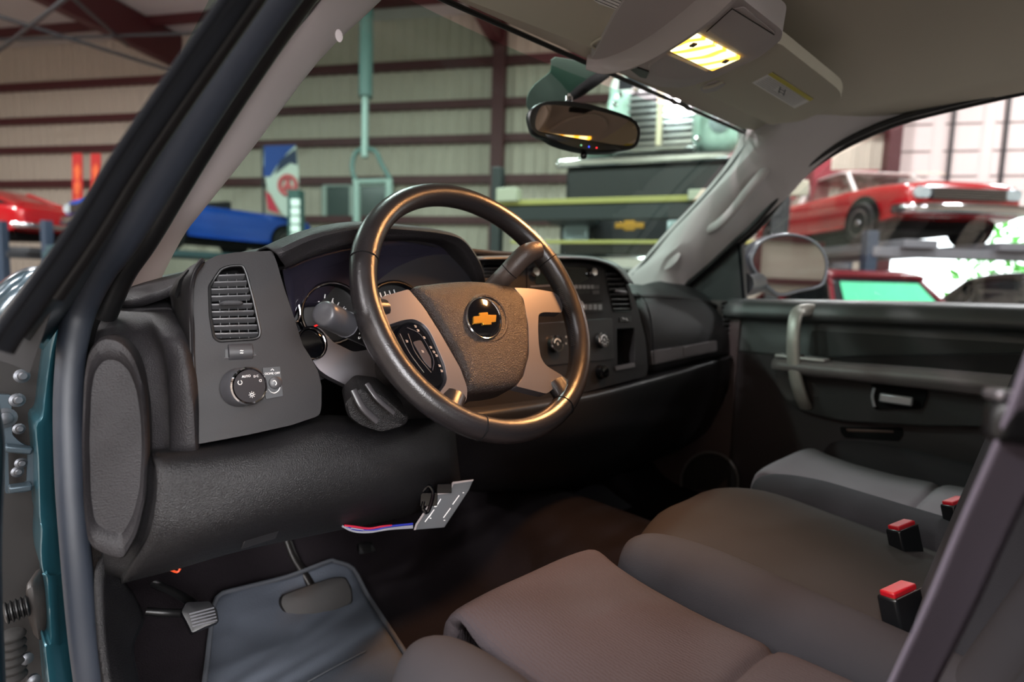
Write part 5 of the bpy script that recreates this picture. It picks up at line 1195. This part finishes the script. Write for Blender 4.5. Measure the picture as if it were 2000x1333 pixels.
# hoist hanging in front of the wall
PG=mat('pipe_galvanised',(150,170,164),.4,metal=.3)
hs=thing('engine_hoist','tall galvanised hoist with twin hook arms in front of the back wall','hoist',V((AD(715,500,11.5).x,AD(715,500,11.5).y,GROUND)))
def hp(x,y,D=11.5): return AD(x,y,D)
tube('hoist_cylinder',[hp(716,20),hp(714,190)],.14,mat('pipe_teal',(92,120,116),.4),hs,n=14,smoothn=1)
tube('hoist_rod',[hp(714,120),hp(712,308)],.075,PG,hs,n=12,smoothn=1)
tube('hoist_arm',[hp(712,290),hp(694,300),hp(688,330),hp(697,360)],.05,mat('pipe_teal',(92,120,116),.4),hs,n=10)
tube('hoist_arm',[hp(712,290),hp(733,296),hp(745,320),hp(762,350)],.05,mat('pipe_teal',(92,120,116),.4),hs,n=10)
for x in (697,760): 
    q=hp(x,352); tube('hoist_post',[q,V((q.x,q.y,GROUND))],.08,PG,hs,n=10,smoothn=1)
tube('hoist_beam',[hp(690,356),hp(766,354)],.06,PG,hs,n=10,smoothn=1)
q0=hp(716,20); tube('hoist_cylinder',[q0,V((q0.x,q0.y,H+GROUND-.2))],.09,mat('pipe_teal',(92,120,116),.4),hs,n=10,smoothn=1)
# wall window
a_,b_=ws(640,362),ws(768,430); 
wn=box('window_1',wv((a_[0]+b_[0])/2,(a_[1]+b_[1])/2,.1),(b_[0]-a_[0],.1,a_[1]-b_[1]),mat('window_dark',(70,84,82),.2),None,WA,bevel=0); struct(wn)
fr=[]
for s in (a_[0],a_[0]+(b_[0]-a_[0])*.42,b_[0]): fr.append((wv(s,(a_[1]+b_[1])/2,.17),(.14,.06,a_[1]-b_[1]+.14),WA))
for z in (a_[1],b_[1]): fr.append((wv((a_[0]+b_[0])/2,z,.17),(b_[0]-a_[0]+.14,.06,.14),WA))
o=multi('window_1_frame',fr,mat('frame_pale',(170,184,176),.5)); struct(o)
# banner on a pole
bn=thing('banner','tall white banner with blue top, red round emblem and red wedge','banner',AD(545,420,13))
BNP=PL(AD(545,350,13),-FH)
def bpts(L_,d=0): return BNP.pts(L_,d)
plate('banner_cloth',bpts(rp([(516,285),(578,283),(583,330),(584,420),(556,424),(522,372),(514,320)],6)),-FH,.02,mat('banner_white',(196,204,194),.8),bn,bevel=0)
plate('blue_swoosh',bpts([(516,285),(578,283),(560,300),(540,325),(528,345),(515,345)],.012),-FH,.01,mat('banner_blue',(40,70,140),.8),bn,bevel=0)
plate('navy_patch',bpts([(578,290),(580,322),(566,318),(536,340),(548,312)],.018),-FH,.01,mat('banner_navy',(44,54,78),.8),bn,bevel=0)
plate('red_wedge',bpts([(518,374),(528,380),(546,418),(524,410)],.02),-FH,.01,mat('banner_red',(190,50,70),.8),bn,bevel=0)
tube('round_emblem',bpts(ell(562,362,16,18,20),.02),.05,mat('banner_pink',(200,96,100),.8),bn,closed=True,n=6,smoothn=1)
for dd in (-10,0,10): tube('emblem_arm',bpts([(562+dd*.3,350),(562-dd*1.0,374)],.02),.035,mat('banner_pink',(200,96,100),.8),bn,n=6,smoothn=1)
q=AD(513,285,13); tube('banner_pole',[q,V((q.x,q.y,GROUND))],.03,DK,bn,n=8,smoothn=1)
# flame banners far left
FL=mat('flame_red',(196,44,40),.7); FO=mat('flame_orange',(236,110,60),.7)
for i,(x,lb) in enumerate(((152,'red flame-pattern banner left of its pair on the back wall'),(188,'red flame-pattern banner right of its pair beside the windshield pillar'))):
    P_=PL(AD(x,380,14.5),-FH); t=thing('flame_banner',lb,'banner',AD(x,440,14.5),'flame banners on the back wall')
    plate('banner_cloth',P_.pts([(x-11,300),(x+8,300),(x+10,430),(x-11,440)]),-FH,.02,FL,t,bevel=0)
    for k_ in range(3): plate('flame_shape',P_.pts([(x-8,330+k_*32),(x,318+k_*32),(x+6,335+k_*30),(x+1,352+k_*30),(x-5,350+k_*31)],.015),-FH,.01,FO,t,bevel=0)
# striped post right of the banner
t=thing('marker_post','dark post with a column of white blocks beside the banner','post',V((AD(577,420,10).x,AD(577,420,10).y,GROUND)))
q=AD(578,372,10); w_=box('post_body',V((q.x,q.y,(q.z+GROUND)/2)),(.22,.2,q.z-GROUND),mat('post_teal',(52,84,80),.5),t,WA,bevel=.01)
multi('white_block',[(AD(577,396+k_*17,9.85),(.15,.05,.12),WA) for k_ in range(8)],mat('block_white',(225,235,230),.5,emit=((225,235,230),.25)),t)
# two slim posts near the centre
box('post_sign',AD(1560,368,5.0),(.15,.06,.13),mat('box_cream',(190,190,170),.5),lf,A3,bevel=.01)
# red steel beside it
q=AD(1600,350,11); t=thing('steel_frame','maroon steel portal post and rail left of the lifted red classic','steel frame',V((q.x,q.y,GROUND)))
box('frame_post',V((q.x,q.y,(GROUND+5)/2)),(.30,.3,5-GROUND),mat('maroon_bright',(150,50,62),.5),t,WA,bevel=0)
box('frame_rail',AD(1650,345,11.2),(1.1,.2,.22),mat('maroon_bright',(150,50,62),.5),t,WA,bevel=0)
# ---- outdoors beyond the open door
wf=WNI
gr_=struct(box('ground_outside',wv(s_d+5,-.12,-16),(46,32,.2),mat('yard_concrete',(214,212,206),.8),None,WA,bevel=0))
TR=mat('tree_leaves',(74,168,52),.7,var=.5)
def tree(s,d,r,h_,lb):
    t=thing('tree',lb,'tree',wv(s,0,-d),'trees outside the doorway')
    tube('trunk',[wv(s,0,-d),wv(s+.1,h_*.5,-d),wv(s,h_,-d)],.14,mat('bark',(88,70,54),.9),t,n=8)
    rnd=random.Random(int(s*10)); vs=[];fs=[]
    for i in range(420):
        u=V((rnd.gauss(0,1),rnd.gauss(0,1),rnd.gauss(0,1))).normalized()*(rnd.random()**.4)*r
        c=wv(s,h_,-d)+u; a=V((rnd.gauss(0,1),rnd.gauss(0,1),rnd.gauss(0,1))).normalized(); b=a.orthogonal().normalized(); z_=.24
        n0=len(vs); vs+=[c-a*z_,c+b*z_*.5,c+a*z_,c-b*z_*.5]; fs.append((n0,n0+1,n0+2,n0+3))
    mobj('foliage',vs,fs,TR,t,smooth=False)
sx0=ws(1975,480)[0]
tree(sx0+4.6,7,2.4,2.2,'green tree outside the doorway behind the lift post')
tree(sx0+11.0,10,2.6,2.6,'green tree outside the doorway farther right of the lift post')
# ================================================================== LIGHT, WORLD, CAMERA
w=bpy.data.worlds.new('world'); bpy.context.scene.world=w; w.use_nodes=True
bg=w.node_tree.nodes['Background']; bg.inputs[0].default_value=(.93,.97,1,1); bg.inputs[1].default_value=5
def area(name,loc,target,sx,sy,E,col):
    d=bpy.data.lights.new(name,'AREA'); d.shape='RECTANGLE'; d.size=sx; d.size_y=sy; d.energy=E; d.color=col
    o=bpy.data.objects.new(name,d); COL.objects.link(o); o.location=V(loc)
    o.rotation_euler=(V(target)-V(loc)).to_track_quat('-Z','Y').to_euler(); LIGHTS.append(o); return o
dl=area('dome_lamp_light',DOME-V((0,-.004,.012)),V((-.28,-.03,-.1)),.10,.06,2.6,(1,.46,.17)); dl.data.spread=math.radians(88)
# unseen fill panel added outside the open door to light the cab
wl=thing('fill_panel','white fluorescent work lamp panel outside the open driver door','lamp',(-1.30,-2.62,GROUND))
box('fill_panel_face',(-1.30,-2.62,.40),(.9,.04,1.3),LAMPE,wl,(V((.96,-.27,0)),V((.27,.96,0)),UPZ),bevel=.01)
tube('fill_panel_stand',[(-1.30,-2.62,GROUND),(-1.30,-2.62,-.2)],.02,DK,wl,n=8,smoothn=1)
area('fill_panel_light',(-1.285,-2.57,.40),(-.55,0,.1),.9,1.3,92,(.93,.93,1))
cam=bpy.data.cameras.new('camera'); co_=bpy.data.objects.new('camera',cam); COL.objects.link(co_)
M=Matrix((RR,UU,-F)).transposed().to_4x4(); M.translation=CAM; co_.matrix_world=M
cam.sensor_width=36; cam.lens=36*FPX/2000; cam.clip_start=.01; cam.clip_end=300
cam.dof.use_dof=True; cam.dof.focus_distance=.74; cam.dof.aperture_fstop=(cam.lens/1000)/.0072
bpy.context.scene.camera=co_
for o in TOPS+LIGHTS+[co_]: o.location.z-=GROUND
sc_=bpy.context.scene; sc_.view_settings.view_transform='Standard'; sc_.view_settings.look='None'; sc_.view_settings.gamma=1; sc_.view_settings.use_curve_mapping=False
sc_.view_settings.exposure=0.15
